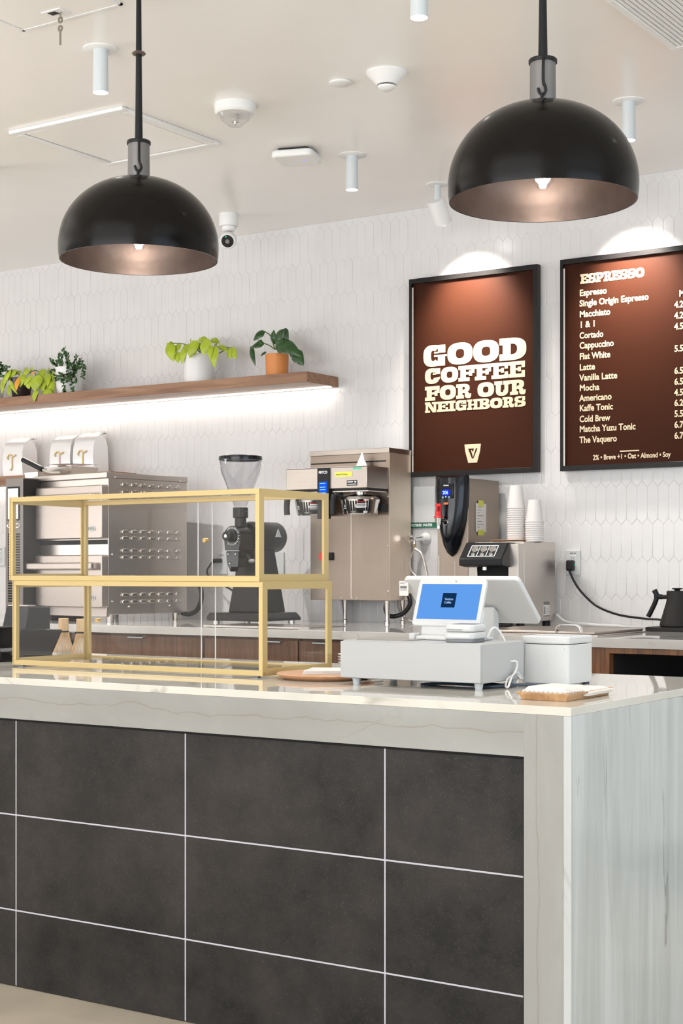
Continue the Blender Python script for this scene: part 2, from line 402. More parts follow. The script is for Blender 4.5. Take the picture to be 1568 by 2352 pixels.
M_fix = mat('white_ceiling_fitting', (.80, .80, .795), .4)
M_pot = mat('white_glazed_pot', (.78, .78, .775), .4)
M_rubber = mat('grey_rubber', (.18, .19, .20), .6)
M_hose = mat('braided_hose', (.55, .52, .48), .35, metal=.8)
M_cable = mat('white_cable', (.66, .655, .65), .45)
M_darkblue = mat('dark_blue_cable', (.03, .045, .07), .4)

# ------------------------------------------------------------------ the setting
ZC = 3.285          # ceiling
YW = 7.2            # tiled wall
HF = .988           # front counter top
HB = 1.047          # worktop along the wall
struct('floor', MB().box((-10.2, -4.2, -.1), (4.2, 7.6, 0)), M_floor, smooth=False)
struct('ceiling', MB().box((-10.2, -4.2, ZC), (4.2, 7.6, ZC+.15)), M_ceil, smooth=False)
# picket tiles: long hexagons set upright, every second course shifted by half a tile
TW, TP = .0552, .1866
def picket_wall():
    mb = MB(); mb.box((-10.2, YW, 0), (4.2, YW+.15, ZC))
    return mb
struct('wall_back', picket_wall(), M_grout, smooth=False)
rnd = random.Random(3)
mb = MB()
st = (TP-TW/2)/2; g = .0004
x_ref, z_ref = -3.309*7.2/6.9, 1.398
row0 = int(math.floor((HB-.1-z_ref)/TP)); row1 = int(math.ceil((ZC-z_ref)/TP))+1
for row in range(row0, row1):
    cz = z_ref-(st+TW/2)+row*TP
    xo = x_ref+(TW/2 if row % 2 else 0)
    for k in range(-80, 60):
        cx = xo+k*TW
        if cx < -8.2 or cx > -1.2: continue
        hw, h1, h2 = TW/2-g, st-g*.4, st+TW/2-g*1.4
        out = [(-hw, -h1), (0, -h2), (hw, -h1), (hw, h1), (0, h2), (-hw, h1)]
        tx, tz, dd = rnd.gauss(0, .006), rnd.gauss(0, .0022), rnd.gauss(0, .0004)
        vs = []
        for sx, dep in ((1, 0.0), (1, -.0011), (.93, -.0020)):
            for (a, b) in out:
                a2 = a*sx if sx == 1 else a-math.copysign(.0022, a) if abs(a) > 1e-6 else 0
                b2 = b if sx == 1 else b-math.copysign(.0022, b)
                z = cz+b2
                y = YW+dep+(.6*(dd+tx*a2+tz*b2) if dep < -.001 else 0)
                vs.append((cx+a2, y, min(z, ZC-.0005)))
        fs = []
        for L0 in (0, 6):
            fs += [(L0+i, L0+(i+1) % 6, L0+6+(i+1) % 6, L0+6+i) for i in range(6)]
        fs.append((12, 13, 14, 15, 16, 17))
        mb.add(vs, fs)
o = struct('wall_tiles', mb, M_tile, smooth=True, ang=20)
# side and street walls, with window openings where the daylight comes in
def wall_with_opening(name, along, fixed, a0, a1, o0, o1, zs, zt, th):
    mb = MB()
    def bx(p, q, z0, z1):
        if along == 'x': mb.box((p, fixed, z0), (q, fixed+th, z1))
        else: mb.box((fixed, p, z0), (fixed+th, q, z1))
    bx(a0, o0, 0, ZC); bx(o1, a1, 0, ZC); bx(o0, o1, 0, zs); bx(o0, o1, zt, ZC)
    struct(name, mb, M_wall, smooth=False)
wall_with_opening('wall_front', 'x', -4.05, -10.2, 4.2, -8.0, 1.6, .35, 3.1, .15)
wall_with_opening('wall_right', 'y', 3.95, -4.2, 7.6, -.4, 4.8, .4, 3.0, .15)
wall_with_opening('wall_left', 'y', -10.15, -4.2, 7.6, -.8, 3.6, .4, 3.0, .15)

# ------------------------------------------------------------------ front counter
ct = thing('service_counter', 'long stone service counter with dark tiled front and waterfall end', 'counter', (0, 0, 0))
AP, ST = .131, .131
XL = -8.2
MB().box((XL, Y0, HF-.022), (X1, Y1, HF)).build('countertop', M_top, ct, bevel=.0012)
MB().box((XL, Y0+.0005, HF-AP), (X1-ST*.999, Y0+.022, HF-.0222)).build('apron', M_front, ct)
mb = MB(); mb.prism([(X1-ST, 0), (X1-.0225, 0), (X1-.0225, HF-.0222), (X1-ST, HF-AP+.0005)], 'y', Y0+.0005, Y0+.022)
mb.prism([(X1-ST, HF-AP+.0005), (X1-.0225, HF-.0222), (X1-ST, HF-.0222)], 'y', Y0+.0008, Y0+.022)
mb.build('corner_upright', M_stile, ct)
MB().box((X1-.022, Y0+.0005, 0), (X1, Y1, HF-.0222)).build('waterfall_side', M_side, ct, bevel=.0012)
# recessed tile field: pale grout bed, then each porcelain tile pressed on it
mb = MB(); mb.box((XL, Y0+.0134, .004), (X1-ST+.004, Y0+.05, HF-AP+.004)); mb.build('grout_bed', M_dgrout, ct, smooth=False)
mb = MB()
cols = [-7.79, -7.092, -6.394, -5.696, -4.998, -4.303, -3.608, -2.912, -2.219, X1-ST-.0075]
rows = [.0, .244, .549, HF-AP-.0075]
for i in range(len(cols)-1):
    for j in range(3):
        gx = .0022
        mb.box((cols[i]+gx, Y0+.0125, rows[j]+(gx if j else .002)), (cols[i+1]-(gx if i < len(cols)-2 else 0), Y0+.03, rows[j+1]-(gx if j < 2 else 0)))
mb.build('front_tile', M_dtile, ct, bevel=.0012)
mb = MB(); mb.box((XL, Y0+.010, HF-AP-.0072), (X1-ST, Y0+.03, HF-AP-.0004)); mb.box((X1-ST-.0072, Y0+.010, 0), (X1-ST-.0004, Y0+.03, HF-AP-.0004))
mb.build('black_reveal', M_void, ct)
mb = MB(); mb.box((XL, Y0+.05, 0), (X1-.022, Y1-.03, HF-.0225)); mb.build('carcass', M_blacksat, ct)

# ------------------------------------------------------------------ worktop and cabinets along the wall
YB = 6.0
wt = MB().box((-8.2, YB, HB-.04), (-.6, YW-.007, HB))
tag(wt.build('worktop', M_worktop, bevel=.0015), 'long pale stone worktop running along the tiled wall', 'worktop')
def pull(x0, x1, zt, parent, y):
    mb = MB(); mb.box((x0, y-.022, zt-.004), (x1, y+.004, zt)); mb.box((x0, y-.022, zt-.010), (x1, y-.0195, zt))
    return mb.build('pull_handle', M_whitem, parent)
def drawer_unit(x0, x1, pulls, label, m):
    u = thing('drawer_cabinet', label, 'cabinet', ((x0+x1)/2, YB, 0), 0, 'walnut drawer cabinets under the worktop')
    hw = (x1-x0)/2
    MB().box((-hw+.001, .045, .08), (hw-.001, 1.0, HB-.0405)).build('body', M_walnut, u)
    d = MB().box((-hw+.002, .02, HB-.26), (hw-.002, .044, HB-.052)).build('drawer', m, u, bevel=.001)
    for p, q in pulls: pull(p-(x0+x1)/2, q-(x0+x1)/2, HB-.052, d, .02)
    d2 = MB().box((-hw+.002, .02, .10), (hw-.002, .044, HB-.264)).build('drawer', m, u, bevel=.001)
    pull(-.07, .07, HB-.264, d2, .02)
    return u
drawer_unit(-5.70, -4.835, [(-5.314, -5.212)], 'walnut drawer cabinet below the black coffee grinder', M_walnut)
drawer_unit(-4.83, -4.26, [(-4.47, -4.35)], 'narrow walnut drawer cabinet left of the tall brewer', M_walnut)
drawer_unit(-4.255, -3.60, [(-4.163, -4.091)], 'walnut drawer cabinet below the tall stainless brewer', M_walnut)
# open walnut niche at the right end
n_ = thing('open_cabinet', 'walnut cabinet with a dark open niche beneath the kettle', 'cabinet', (0, YB, 0))
MB().box((-3.595, .02, .08), (-2.75, 1.0, HB-.0405)).build('side_panel', M_walnutr, n_)
MB().box((-2.748, .024, .08), (-2.700, .06, HB-.0405)).build('filler_strip', M_walnutr, n_, bevel=.001)
mb = MB(); mb.box((-2.699, .015, .08), (-2.663, .06, HB-.0405)); mb.box((-2.663, .015, HB-.064), (-.7, .06, HB-.0405))
mb.build('face_frame', M_walnutr, n_, bevel=.001)
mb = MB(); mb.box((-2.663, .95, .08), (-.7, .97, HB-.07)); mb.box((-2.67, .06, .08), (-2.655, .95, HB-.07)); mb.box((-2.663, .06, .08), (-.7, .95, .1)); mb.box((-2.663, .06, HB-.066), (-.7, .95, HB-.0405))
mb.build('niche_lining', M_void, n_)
# steel under-counter refrigerator at the left end
f_ = thing('undercounter_fridge', 'stainless undercounter refrigerator below the oven at the left end', 'refrigerator', (0, YB, 0))
MB().box((-8.0, .03, .08), (-5.71, 1.0, HB-.0405)).build('body', M_steels, f_)
for a, b in ((-7.95, -6.86), (-6.84, -5.72)):
    MB().box((a, -.002, HB-.085), (b, .03, HB-.045)).build('top_rail', M_oven, f_, bevel=.002)
    d = MB().box((a, -.004, HB-.40), (b, .028, HB-.115)).build('drawer', M_oven, f_, bevel=.003)
    MB().box((a+.02, -.002, HB-.114), (b-.02, .028, HB-.087)).build('grip_recess', M_void, d)

# ------------------------------------------------------------------ wall shelves with light strips
sh = thing('wall_shelf', 'long walnut wall shelf carrying the potted plants', 'shelf', (0, 0, 0))
SF, ST0, SB = 6.89, 2.4105, 2.353
mb = MB(); mb.box((-8.2, SF, SB), (-4.816, YW-.007, ST0)); mb.build('board', M_shelf, sh, bevel=.0015)
MB().box((-8.2, YW-.075, SB-.004), (-4.83, YW-.05, SB+.0005)).build('light_strip', M_strip, sh, smooth=False)
ls = thing('lower_wall_shelf', 'short lower walnut shelf behind the oven holding white coffee bags', 'shelf', (0, 0, 0))
MB().box((-8.2, 6.965, 1.868), (-6.30, YW-.007, 1.925)).build('board', M_shelf, ls, bevel=.0015)
MB().box((-8.2, YW-.06, 1.864), (-6.32, YW-.045, 1.8685)).build('light_strip', M_strip, ls, smooth=False)

def coffee_bag(x1, wd, h, label, lean=0):
    b = thing('coffee_bag', label, 'bag', (x1-wd/2, 7.00, 1.925), 0, 'white coffee bags on the lower shelf')
    mb = MB(); hw = wd/2; n = 8; rr = random.Random(int(-x1*1000))
    vs = []; fs = []; prof = []
    for i in range(n+1):
        t = i/n; z = h*.86*t
        bul = .010*math.sin(PI*min(1, t*1.1))
        d = .13*(1-.10*t) if t < .8 else .13*(.92-(t-.8)*1.2)
        y0 = -bul+(.13-d)*.35; y1 = y0+d+bul
        ww = hw*(1-.03*t)
        prof.append((ww, y0, y1, z))
    prof.append((hw*.95, .048, .062, h*.93)); prof.append((hw*.95, .064, .086, h*.985)); prof.append((hw*.94, .10, .118, h)); prof.append((hw*.93, .118, .124, h*.97))
    for ww, y0, y1, z in prof:
        m = 6
        for k in range(m+1):
            q = k/m; j = rr.gauss(0, .0022) if z > h*.6 else 0
            vs.append((-ww+2*ww*q, y0+j, z+j*1.5))
        vs.append((ww*.985, (y0+y1)/2+.0, z))
        for k in range(m+1):
            q = 1-k/m; vs.append((-ww+2*ww*q, y1, z))
        vs.append((-ww*.985, (y0+y1)/2, z))
    m = 16
    for i in range(len(prof)-1):
        for k in range(m): fs.append((i*m+k, i*m+(k+1) % m, (i+1)*m+(k+1) % m, (i+1)*m+k))
    fs.append(tuple(range(m))); fs.append(tuple(range((len(prof)-1)*m, len(prof)*m)))
    mb.add(vs, fs).build('pouch', M_bag, b, ang=60)
    # gold script mark on the face
    mb = MB(); s = wd/.18
    for pts in ([(-.035, .095), (-.02, .108), (.0, .098), (.02, .094), (.036, .105)], [(.004, .097), (.001, .06), (.002, .03), (-.008, .008), (-.018, .012)], [(-.036, .095), (-.040, .085), (-.033, .078)]):
        mb.tube([(p[0]*s, -.0125, p[1]+.03) for p in pts], .0035, 6)
    mb.build('gold_script_mark', M_goldink, b)
    return b
coffee_bag(on_y(53, 1050, 7.0).x, .175, .245, 'white coffee bag at the far left, apart from the other two')
coffee_bag(on_y(163, 1040, 7.0).x, .175, .245, 'white coffee bag in the middle, behind the steel pan on the oven')
coffee_bag(on_y(216, 1040, 7.0).x, .17, .25, 'white coffee bag nearest the grinder, its white side gusset showing')

# ------------------------------------------------------------------ leaves and potted plants
def leaf(mb, p0, p1, wid, up=(0, -1, .35), curl=.25, n=7, heart=True):
    """a heart or lance shaped leaf from base to tip, cupped along its midrib and bowed"""
    p0, p1 = Vector(p0), Vector(p1); d = p1-p0; L_ = d.length
    if L_ < 1e-5: return
    d.normalize(); u = Vector(up); u = (u-d*u.dot(d)).normalized(); s = d.cross(u)
    vs = []; fs = []
    for i in range(n+1):
        t = i/n
        ww = (math.sin(PI*min(1, t**.62))**.8 if heart else math.sin(PI*t**.85)**.9)*wid/2
        if heart and i == 0: ww = wid*.18
        bow = u*(L_*curl*math.sin(PI*t)*.6)
        back = -d*(L_*.07) if heart and i == 0 else Vector((0, 0, 0))
        c = p0+d*(L_*t)+bow
        vs += [c+s*ww+u*(-ww*.35)+back, c+s*ww*.5+u*(ww*.02)+back*.5, c+u*(-.0), c-s*ww*.5+u*(ww*.02)+back*.5, c-s*ww+u*(-ww*.35)+back]
    for i in range(n):
        for k in range(4): fs.append((i*5+k, i*5+k+1, (i+1)*5+k+1, (i+1)*5+k))
    mb.add(vs, fs)
def pot_mesh(mb, r0, r1, h, t=.006):
    mb.lathe([(0, 0), (r0*.94, 0), (r0, .004), (r1, h-.003), (r1-.002, h), (r1-t, h), (r1-t, h-.03), (0, h-.03)], n=40)
YP = 7.03
def plant(name, label, px, r0, r1, h, m, leaves, lm, stems=(), group='potted plants on the wall shelf', bias=0):
    c = on_y(px, 870, YP)
    t = thing(name, label, 'plant', (c.x, YP, ST0), 0, group)
    mb = MB(); pot_mesh(mb, r0, r1, h); mb.build('pot', m, t)
    mb = MB(); mb.cyl((0, 0, h-.045), (0, 0, h-.018), r1-.008, n=28); mb.build('soil', M_soil, t)
    O = Vector((c.x, YP, ST0)); rr = random.Random(px)
    if leaves:
        groups = {}
        for L_ in leaves:
            bx, by, tx, ty, wd, dy = L_[:6]; mm = L_[6] if len(L_) > 6 else lm
            key = mm.name if mm is lm else (mm.name, bx); groups.setdefault(key, (mm, MB()))
            yy = YP+dy
            p0 = on_y(bx, by, yy)-O; p1 = on_y(tx, ty, yy-.02)-O
            W = wd*1.28*8.6/FPX
            leaf(groups[key][1], p0, p1, W, (rr.uniform(-.3, .3), -1, .5), .22)
        for k, (mm, b_) in groups.items():
            b_.build('foliage' if mm is lm else 'yellowed_leaf', mm, t, ang=80)
    if stems:
        mb = MB()
        for st_ in stems:
            mb.tube([on_y(p[0], p[1], YP+p[2])-O for p in st_], .0032, 6)
        mb.build('stem', M_stem, t)
    return t
def z4(l): return [(360+a/3.015, 720+b/3.015, 360+c/3.015, 720+d/3.015, w/3.015, dy, *r) for a, b, c, d, w, dy, *r in l]
def z3(l): return [(a/3.015, 720+b/3.015, c/3.015, 720+d/3.015, w/3.015, dy, *r) for a, b, c, d, w, dy, *r in l]
def zs4(l): return [[(360+a/3.015, 720+b/3.015, dy) for a, b, dy in q] for q in l]
def zs3(l): return [[(a/3.015, 720+b/3.015, dy) for a, b, dy in q] for q in l]
plant('pothos_plant', 'lime pothos in a tall plain white cylinder pot', 456, .084, .088, .168, M_pot,
      z4([(85, 203, 115, 335, 66, -.05), (160, 214, 105, 285, 46, -.02), (200, 220, 172, 352, 58, -.07), (262, 190, 228, 312, 70, -.10), (235, 205, 240, 170, 24, 0),
          (340, 180, 325, 290, 72, -.10), (290, 178, 362, 188, 44, 0), (378, 178, 436, 206, 40, .02), (372, 225, 370, 318, 40, -.10), (398, 235, 402, 380, 62, -.09),
          (430, 222, 496, 268, 36, -.03), (498, 245, 512, 320, 42, -.04), (515, 238, 552, 318, 46, -.03), (230, 240, 205, 215, 40, 0), (300, 240, 262, 200, 44, .02), (330, 240, 352, 200, 46, .03), (395, 250, 420, 205, 44, .02), (250, 250, 268, 285, 46, -.09), (140, 270, 150, 345, 46, -.04)]), M_neon,
      zs4([[(270, 275, 0), (200, 215, -.03), (90, 205, -.05)], [(330, 275, 0), (420, 230, -.02), (515, 240, -.03)], [(300, 275, 0), (300, 220, 0), (330, 180, -.04)], [(430, 275, -.04), (470, 255, -.04), (500, 245, -.04)], [(300, 270, 0), (260, 230, -.04), (250, 190, -.08)]]))
plant('philodendron_plant', 'dark leaved philodendron in an orange cylinder pot', 636, .062, .066, .130, M_terra,
      z4([(805, 205, 812, 112, 70, .0), (820, 200, 890, 108, 82, -.02), (880, 110, 912, 200, 50, -.02), (835, 195, 905, 235, 84, -.05), (850, 200, 1005, 300, 80, -.05), (950, 260, 1018, 362, 72, -.05), (738, 122, 668, 190, 52, -.03), (700, 190, 735, 212, 34, -.03), (735, 205, 652, 238, 48, -.04), (655, 232, 684, 368, 30, -.04), (752, 265, 720, 298, 24, -.04), (840, 240, 930, 260, 60, -.06), (930, 250, 940, 310, 36, -.05)]), M_green,
      zs4([[(818, 250, 0), (790, 160, 0), (745, 122, -.03)], [(818, 250, 0), (780, 222, -.02), (725, 200, -.04)], [(822, 250, 0), (830, 200, -.02), (860, 190, -.05)], [(740, 122, -.03), (700, 140, -.03), (690, 170, -.03)]]))
plant('pothos_plant', 'lime pothos with one orange leaf spilling from a dark pot', 49, .055, .072, .135, M_dpot,
      z3([(65, 395, 22, 520, 66, -.06), (40, 430, 14, 560, 60, -.05), (105, 388, 55, 470, 66, -.04), (150, 425, 140, 512, 66, -.09), (125, 450, 114, 535, 44, -.11, M_orangel), (190, 388, 165, 440, 70, -.02), (215, 428, 165, 500, 58, -.10),
          (250, 432, 244, 540, 92, -.12), (246, 530, 238, 612, 54, -.13), (275, 395, 305, 445, 76, -.04), (310, 430, 332, 505, 72, -.07), (325, 470, 372, 555, 80, -.06), (295, 540, 372, 562, 54, -.10), (340, 405, 374, 470, 56, -.03),
          (70, 470, 122, 562, 26, -.10), (222, 425, 244, 405, 30, -.08, M_orangel), (190, 450, 204, 525, 56, -.10), (60, 500, 70, 575, 40, -.08), (130, 395, 110, 425, 60, .0), (290, 470, 300, 540, 60, -.09), (90, 430, 80, 385, 50, .02), (210, 400, 230, 380, 50, .02), (330, 400, 345, 385, 40, .02), (165, 400, 190, 382, 50, .03)]), M_neon,
      zs3([[(150, 440, 0), (100, 395, -.03), (60, 400, -.06)], [(150, 440, 0), (230, 400, -.05), (250, 430, -.12)], [(160, 440, 0), (250, 395, -.03), (330, 470, -.06)]]))
def trailing(label, px, strands, r=.088, h=.17):
    c = on_y(px, 870, YP); t = thing('string_plant', label, 'plant', (c.x, YP, ST0), 0, 'potted plants on the wall shelf')
    mb = MB(); pot_mesh(mb, r*.86, r, h); mb.build('pot', M_pot, t)
    mb = MB(); mb.cyl((0, 0, h-.045), (0, 0, h-.018), r-.008, n=28); mb.build('soil', M_soil, t)
    O = Vector((c.x, YP, ST0)); lf = MB(); sm = MB(); rr = random.Random(px+5)
    for st_ in strands:
        pts = [on_y(a, b, YP+dy)-O for a, b, dy in st_]
        sm.tube(pts, .0018, 5)
        tot = sum((q-p).length for p, q in zip(pts, pts[1:])); k = max(3, int(tot/.0075))
        for i in range(k+1):
            d = tot*i/k; q = pts[-1]; dirv = (pts[-1]-pts[-2]).normalized()
            for a, b in zip(pts, pts[1:]):
                l = (b-a).length
                if d <= l: q = a+(b-a)*(d/l); dirv = (b-a).normalized(); break
                d -= l
            for sgn in (-1, 1):
                if rr.random() < .15: continue
                side = Vector((math.cos(rr.uniform(0, 2*PI)), rr.uniform(-1, .3), rr.uniform(-.5, .6))).normalized()
                tip = q+(side*.75+dirv*.6).normalized()*rr.uniform(.017, .028)
                leaf(lf, q+side*.003, tip, rr.uniform(.012, .019), (rr.uniform(-.4, .4), -1, .5), .15, 4, False)
    lf.build('foliage', M_small, t, ang=80); sm.build('stem', M_stem, t)
    return t
Dn = zs3([[(450, 430, -.02), (430, 330, -.03), (445, 248, -.02)], [(430, 425, -.02), (390, 360, -.04), (358, 325, -.04)], [(430, 425, -.04), (385, 385, -.07), (352, 402, -.08)],
        [(480, 425, -.02), (500, 350, -.03), (532, 300, -.03)], [(500, 425, -.03), (555, 345, -.05), (594, 372, -.06)], [(505, 420, -.04), (565, 365, -.08), (580, 438, -.09)], [(450, 420, -.07), (438, 470, -.11), (452, 545, -.11)],
        [(480, 420, -.07), (498, 480, -.11), (516, 535, -.11)], [(465, 425, 0), (470, 330, 0), (468, 275, 0)], [(500, 420, -.05), (525, 440, -.10), (522, 470, -.10)], [(410, 420, -.04), (392, 430, -.09), (398, 462, -.10)],
        [(440, 425, 0), (415, 330, 0), (410, 285, 0)], [(440, 410, -.05), (430, 360, -.06), (400, 330, -.06)], [(470, 410, -.06), (480, 370, -.08), (470, 330, -.06)], [(490, 410, -.04), (535, 360, -.05), (560, 320, -.04)], [(440, 425, -.06), (425, 420, -.10), (420, 465, -.11)], [(480, 410, -.06), (470, 430, -.10), (476, 470, -.11)]])
trailing('small leaved trailing plant in a small white pot beside the lime pothos', 159, Dn)
De = zs3([[(-35, 440, -.02), (10, 360, -.04), (60, 372, -.05)], [(-30, 440, -.02), (0, 400, -.05), (35, 392, -.06)], [(-40, 440, 0), (-10, 360, -.03), (10, 346, -.03)], [(-30, 440, -.02), (10, 420, -.06), (22, 440, -.07)], [(-40, 430, 0), (-60, 350, 0), (-50, 300, 0)], [(-30, 440, -.03), (20, 390, -.05), (50, 400, -.06)]])
trailing('small leaved trailing plant in a white pot cut by the left edge', -16, De, .072, .14)

# ------------------------------------------------------------------ double oven with control column
OW, OD, OH = .745, .585, .815
pov = on_y(247.5, 1420, 6.28)
ov = thing('double_oven', 'tall stainless double oven with louvred side and grey control column', 'oven', (pov.x, 6.28, HB), R(-7.4))
BODY = .61
MB().box((-BODY, .004, .042), (0, OD, OH-.03)).build('cavity_body', M_ovens, ov, bevel=.003)
MB().box((-BODY-.01, -.012, OH-.03), (.004, OD+.002, OH)).build('top_cap', M_ovens, ov, bevel=.002)
for x, y in ((-.03, .04), (-BODY+.05, .04), (-.04, OD-.05), (-BODY+.05, OD-.05)):
    MB().cyl((x, y, 0), (x, y, .044), .018, .022, 16).build('foot', M_steels, ov)
MB().box((-BODY, -.01, .03), (0, .01, .10)).build('lower_trim', M_oven, ov, bevel=.003)
for z0, z1 in ((.455, .745), (.080, .367)):
    d = MB().rbox((-BODY+.045, -.05, z0), (.006, .003, z1), .012, 'y').build('oven_door', M_oven, ov, bevel=.006, seg=3)
    h = MB().box((-BODY-.01, -.105, z0+.205), (-.02, -.075, z0+.245)).build('handle', M_oven, d, bevel=.008, seg=3)
    for x in (-BODY+.09, -.06): MB().box((x-.02, -.08, z0+.21), (x+.02, -.045, z0+.24)).build('handle_bracket', M_steels, d, bevel=.003)
    mb = MB(); mb.ring(-.085, z0+.055, .045, .017, .001, .001, 0, 360, -.0525, -.0495); bdg = mb.build('badge', M_whitem, d)
    mb = MB()
    for k in range(5): mb.box((-.115+k*.014, -.0533, z0+.047), (-.107+k*.014, -.0522, z0+.063))
    mb.build('badge_lettering', M_greyink, bdg)
    MB().box((-BODY+.02, -.002, z0-.03), (-.01, .003, z0-.005)).build('door_gap', M_void, ov)
# grey control column standing proud on the left
cx0, cx1 = -OW, -.586
MB().box((cx0, -.12, .0), (cx1, .34, OH-.012)).build('control_column', M_dsteel, ov, bevel=.003)
MB().box((cx1, -.119, .0), (cx1+.004, .30, OH-.018)).build('column_side', M_blacksat, ov, bevel=.002)
MB().box((cx0+.022, -.1245, .565), (cx1-.028, -.117, .755)).build('display_panel', M_black, ov, bevel=.002)
MB().box((cx0+.030, -.1265, .572), (cx1-.036, -.1235, .745)).build('paper_notice', M_paper, ov)
mb = MB(); mb.ring((cx0+cx1)/2, .535, .062, .016, .001, .001, 0, 360, -.1245, -.118, 2); bd = mb.build('brand_badge', M_steels, ov)
mb = MB()
for k in range(8): mb.box((cx0+.03+k*.0135, -.1258, .528), (cx0+.039+k*.0135, -.124, .543))
mb.build('badge_lettering', M_dsteel, bd)
mb = MB()
for i in range(27):
    for j in range(9): mb.box((cx0+.024+j*.0125, -.1222, .105+i*.0145), (cx0+.032+j*.0125, -.117, .114+i*.0145))
mb.build('vent_grille', M_black, ov)
# louvres pressed in the right side
def louvre(y, z):
    mb = MB(); L_ = .023
    pts = [(y-L_, z), (y-L_*.9, z+.010), (y-L_*.6, z+.014), (y+L_*.6, z+.014), (y+L_*.9, z+.010), (y+L_, z), (y+L_*.9, z-.006), (y-L_*.9, z-.006)]
    mb.prism(pts, 'x', -.001, .011); mb.build('louvre', M_steels, ov, bevel=.003)
for z in (.752, .712, .495, .460, .392, .355, .150, .112):
    for k in range(7): louvre(.118+k*.066, z-.004)
for y, z in ((.03, .37), (.03, .115), (.15, .085), (.45, .085), (.05, .79), (.53, .79)): MB().sphere((.002, y, z), .006, 10, 6).build('screw', M_chrome, ov)
MB().tube([(-.03, OD-.02, .20), (.05, OD+.0, .235), (.115, OD-.01, .20), (.13, OD-.01, .13), (.10, OD-.01, .065), (.03, OD-.005, .035), (-.03, OD-.01, .04)], .014, 12).build('power_cord', M_black, ov)
# things on the oven
zt = HB+OH
def on_oven(px, py, Y=None): return on_z(px, py, zt)
M_ovenrot = Matrix.Rotation(R(-7.4), 4, 'Z')
pp = on_y(172, 1082, 6.62)
pn = thing('steel_pan', 'stainless steel pan with a clear patterned lid on the oven', 'pan', (pp.x, 6.60, zt), R(-7.4))
mb = MB(); a, b, h = .112, .10, .062
def frustum_shell(mb, a0, b0, a1, b1, h, t=.003, z=0):
    o = [(-a0, -b0), (a0, -b0), (a0, b0), (-a0, b0)]; q = [(-a1, -b1), (a1, -b1), (a1, b1), (-a1, b1)]
    vs = [(x, y, z) for x, y in o]+[(x, y, z+h) for x, y in q]+[(x-math.copysign(t, x), y-math.copysign(t, y), z+h) for x, y in q]+[(x-math.copysign(t, x), y-math.copysign(t, y), z+t) for x, y in o]
    fs = [(3, 2, 1, 0)]
    for L0 in (0, 4, 8):
        fs += [(L0+i, L0+(i+1) % 4, L0+4+(i+1) % 4, L0+4+i) for i in range(4)]
    fs.append((12, 13, 14, 15)); mb.add(vs, fs)
frustum_shell(mb, a*.88, b*.88, a, b, h); mb.build('pan_body', M_steels, pn)
mb = MB(); mb.box((-a-.008, -b-.008, h), (a+.008, -b+.004, h+.004)); mb.box((-a-.008, b-.004, h), (a+.008, b+.008, h+.004)); mb.box((-a-.008, -b, h), (-a+.004, b, h+.004)); mb.box((a-.004, -b, h), (a+.008, b, h+.004)); mb.build('pan_rim', M_chrome, pn)
MB().box((-a+.002, -b+.002, h+.004), (a-.002, b-.002, h+.018)).build('clear_lid', M_acry, pn, bevel=.003)
pt = on_y(58, 1085, 6.55)
pt = Vector((pov.x, 6.28, HB+OH-.0118))+M_ovenrot @ Vector((-.688, .10, 0))
tr_ = thing('steel_tray', 'shallow steel tray on the oven column under the tilted black handle', 'tray', pt, R(-7.4))
mb = MB(); frustum_shell(mb, .056, .08, .061, .085, .040); mb.build('tray_body', M_steels, tr_)
ph0, ph1 = on_y(97, 1080, 6.40), on_y(52, 1056, 6.40)
tg = thing('steel_tongs', 'black handled steel tool resting tilted on the oven edge', 'utensil', (ph0.x, 6.40, ph0.z))
d = ph1-ph0
mb = MB(); mb.tube([(0, 0, .004), d*.5+Vector((0, 0, .002)), d], .0135, 12); mb.build('handle', M_black, tg)
mb = MB(); mb.tube([(-.004, -.002, .022), d*.96+Vector((0, 0, .016))], .005, 8); mb.build('steel_spine', M_chrome, tg)
mb = MB(); mb.tube([(.0, 0, .004), (.03, .02, -.012), (.09, .05, -.013)], .007, 8); mb.build('steel_shank', M_chrome, tg)

# ------------------------------------------------------------------ outlets on the wall
def outlet(px, py, label, blank=False, w=.078, h=.128, name='wall_outlet', text=True):
    c = on_y(px, py, YW-.007); t = thing(name, label, 'outlet' if not blank else 'wall plate', (c.x, YW-.007, c.z), 0)
    MB().box((-w/2, -.007, -h/2), (w/2, .004, h/2)).build('cover_plate', M_white, t, bevel=.003)
    if not blank:
        f = MB().box((-.018, -.0095, -.036), (.018, -.006, .036)).build('socket_face', M_white, t, bevel=.001)
        mb = MB()
        for z in (.020, -.020):
            mb = MB(); mb.box((-.008, -.0102, z-.002), (-.0055, -.009, z+.008)); mb.box((.0055, -.0102, z-.002), (.008, -.009, z+.007)); mb.cyl((0, -.0102, z-.009), (0, -.009, z-.009), .0028, n=10)
            mb.build('receptacle_slots', M_greyink, f)
        if text:
            mb = MB()
            for k in range(3): mb.box((-.014+k*.006, -.0076, .044), (-.0095+k*.006, -.0068, .050))
            for k in range(2): mb.box((.006+k*.006, -.0076, .044), (.0105+k*.006, -.0068, .050))
            mb.build('plate_marking', M_greyink, t)
    return t
outlet(2, 1278, 'white wall outlet left of the oven, cut by the left edge')
og = outlet(510, 1294, 'white wall outlet feeding the grinder cord')
ok_ = outlet(1316, 1292, 'white wall outlet with the kettle plug, right of the cup stacks')
outlet(640, 1295, 'blank white wall plate behind the grinder column', True, .078, .135, 'blank_wall_plate')

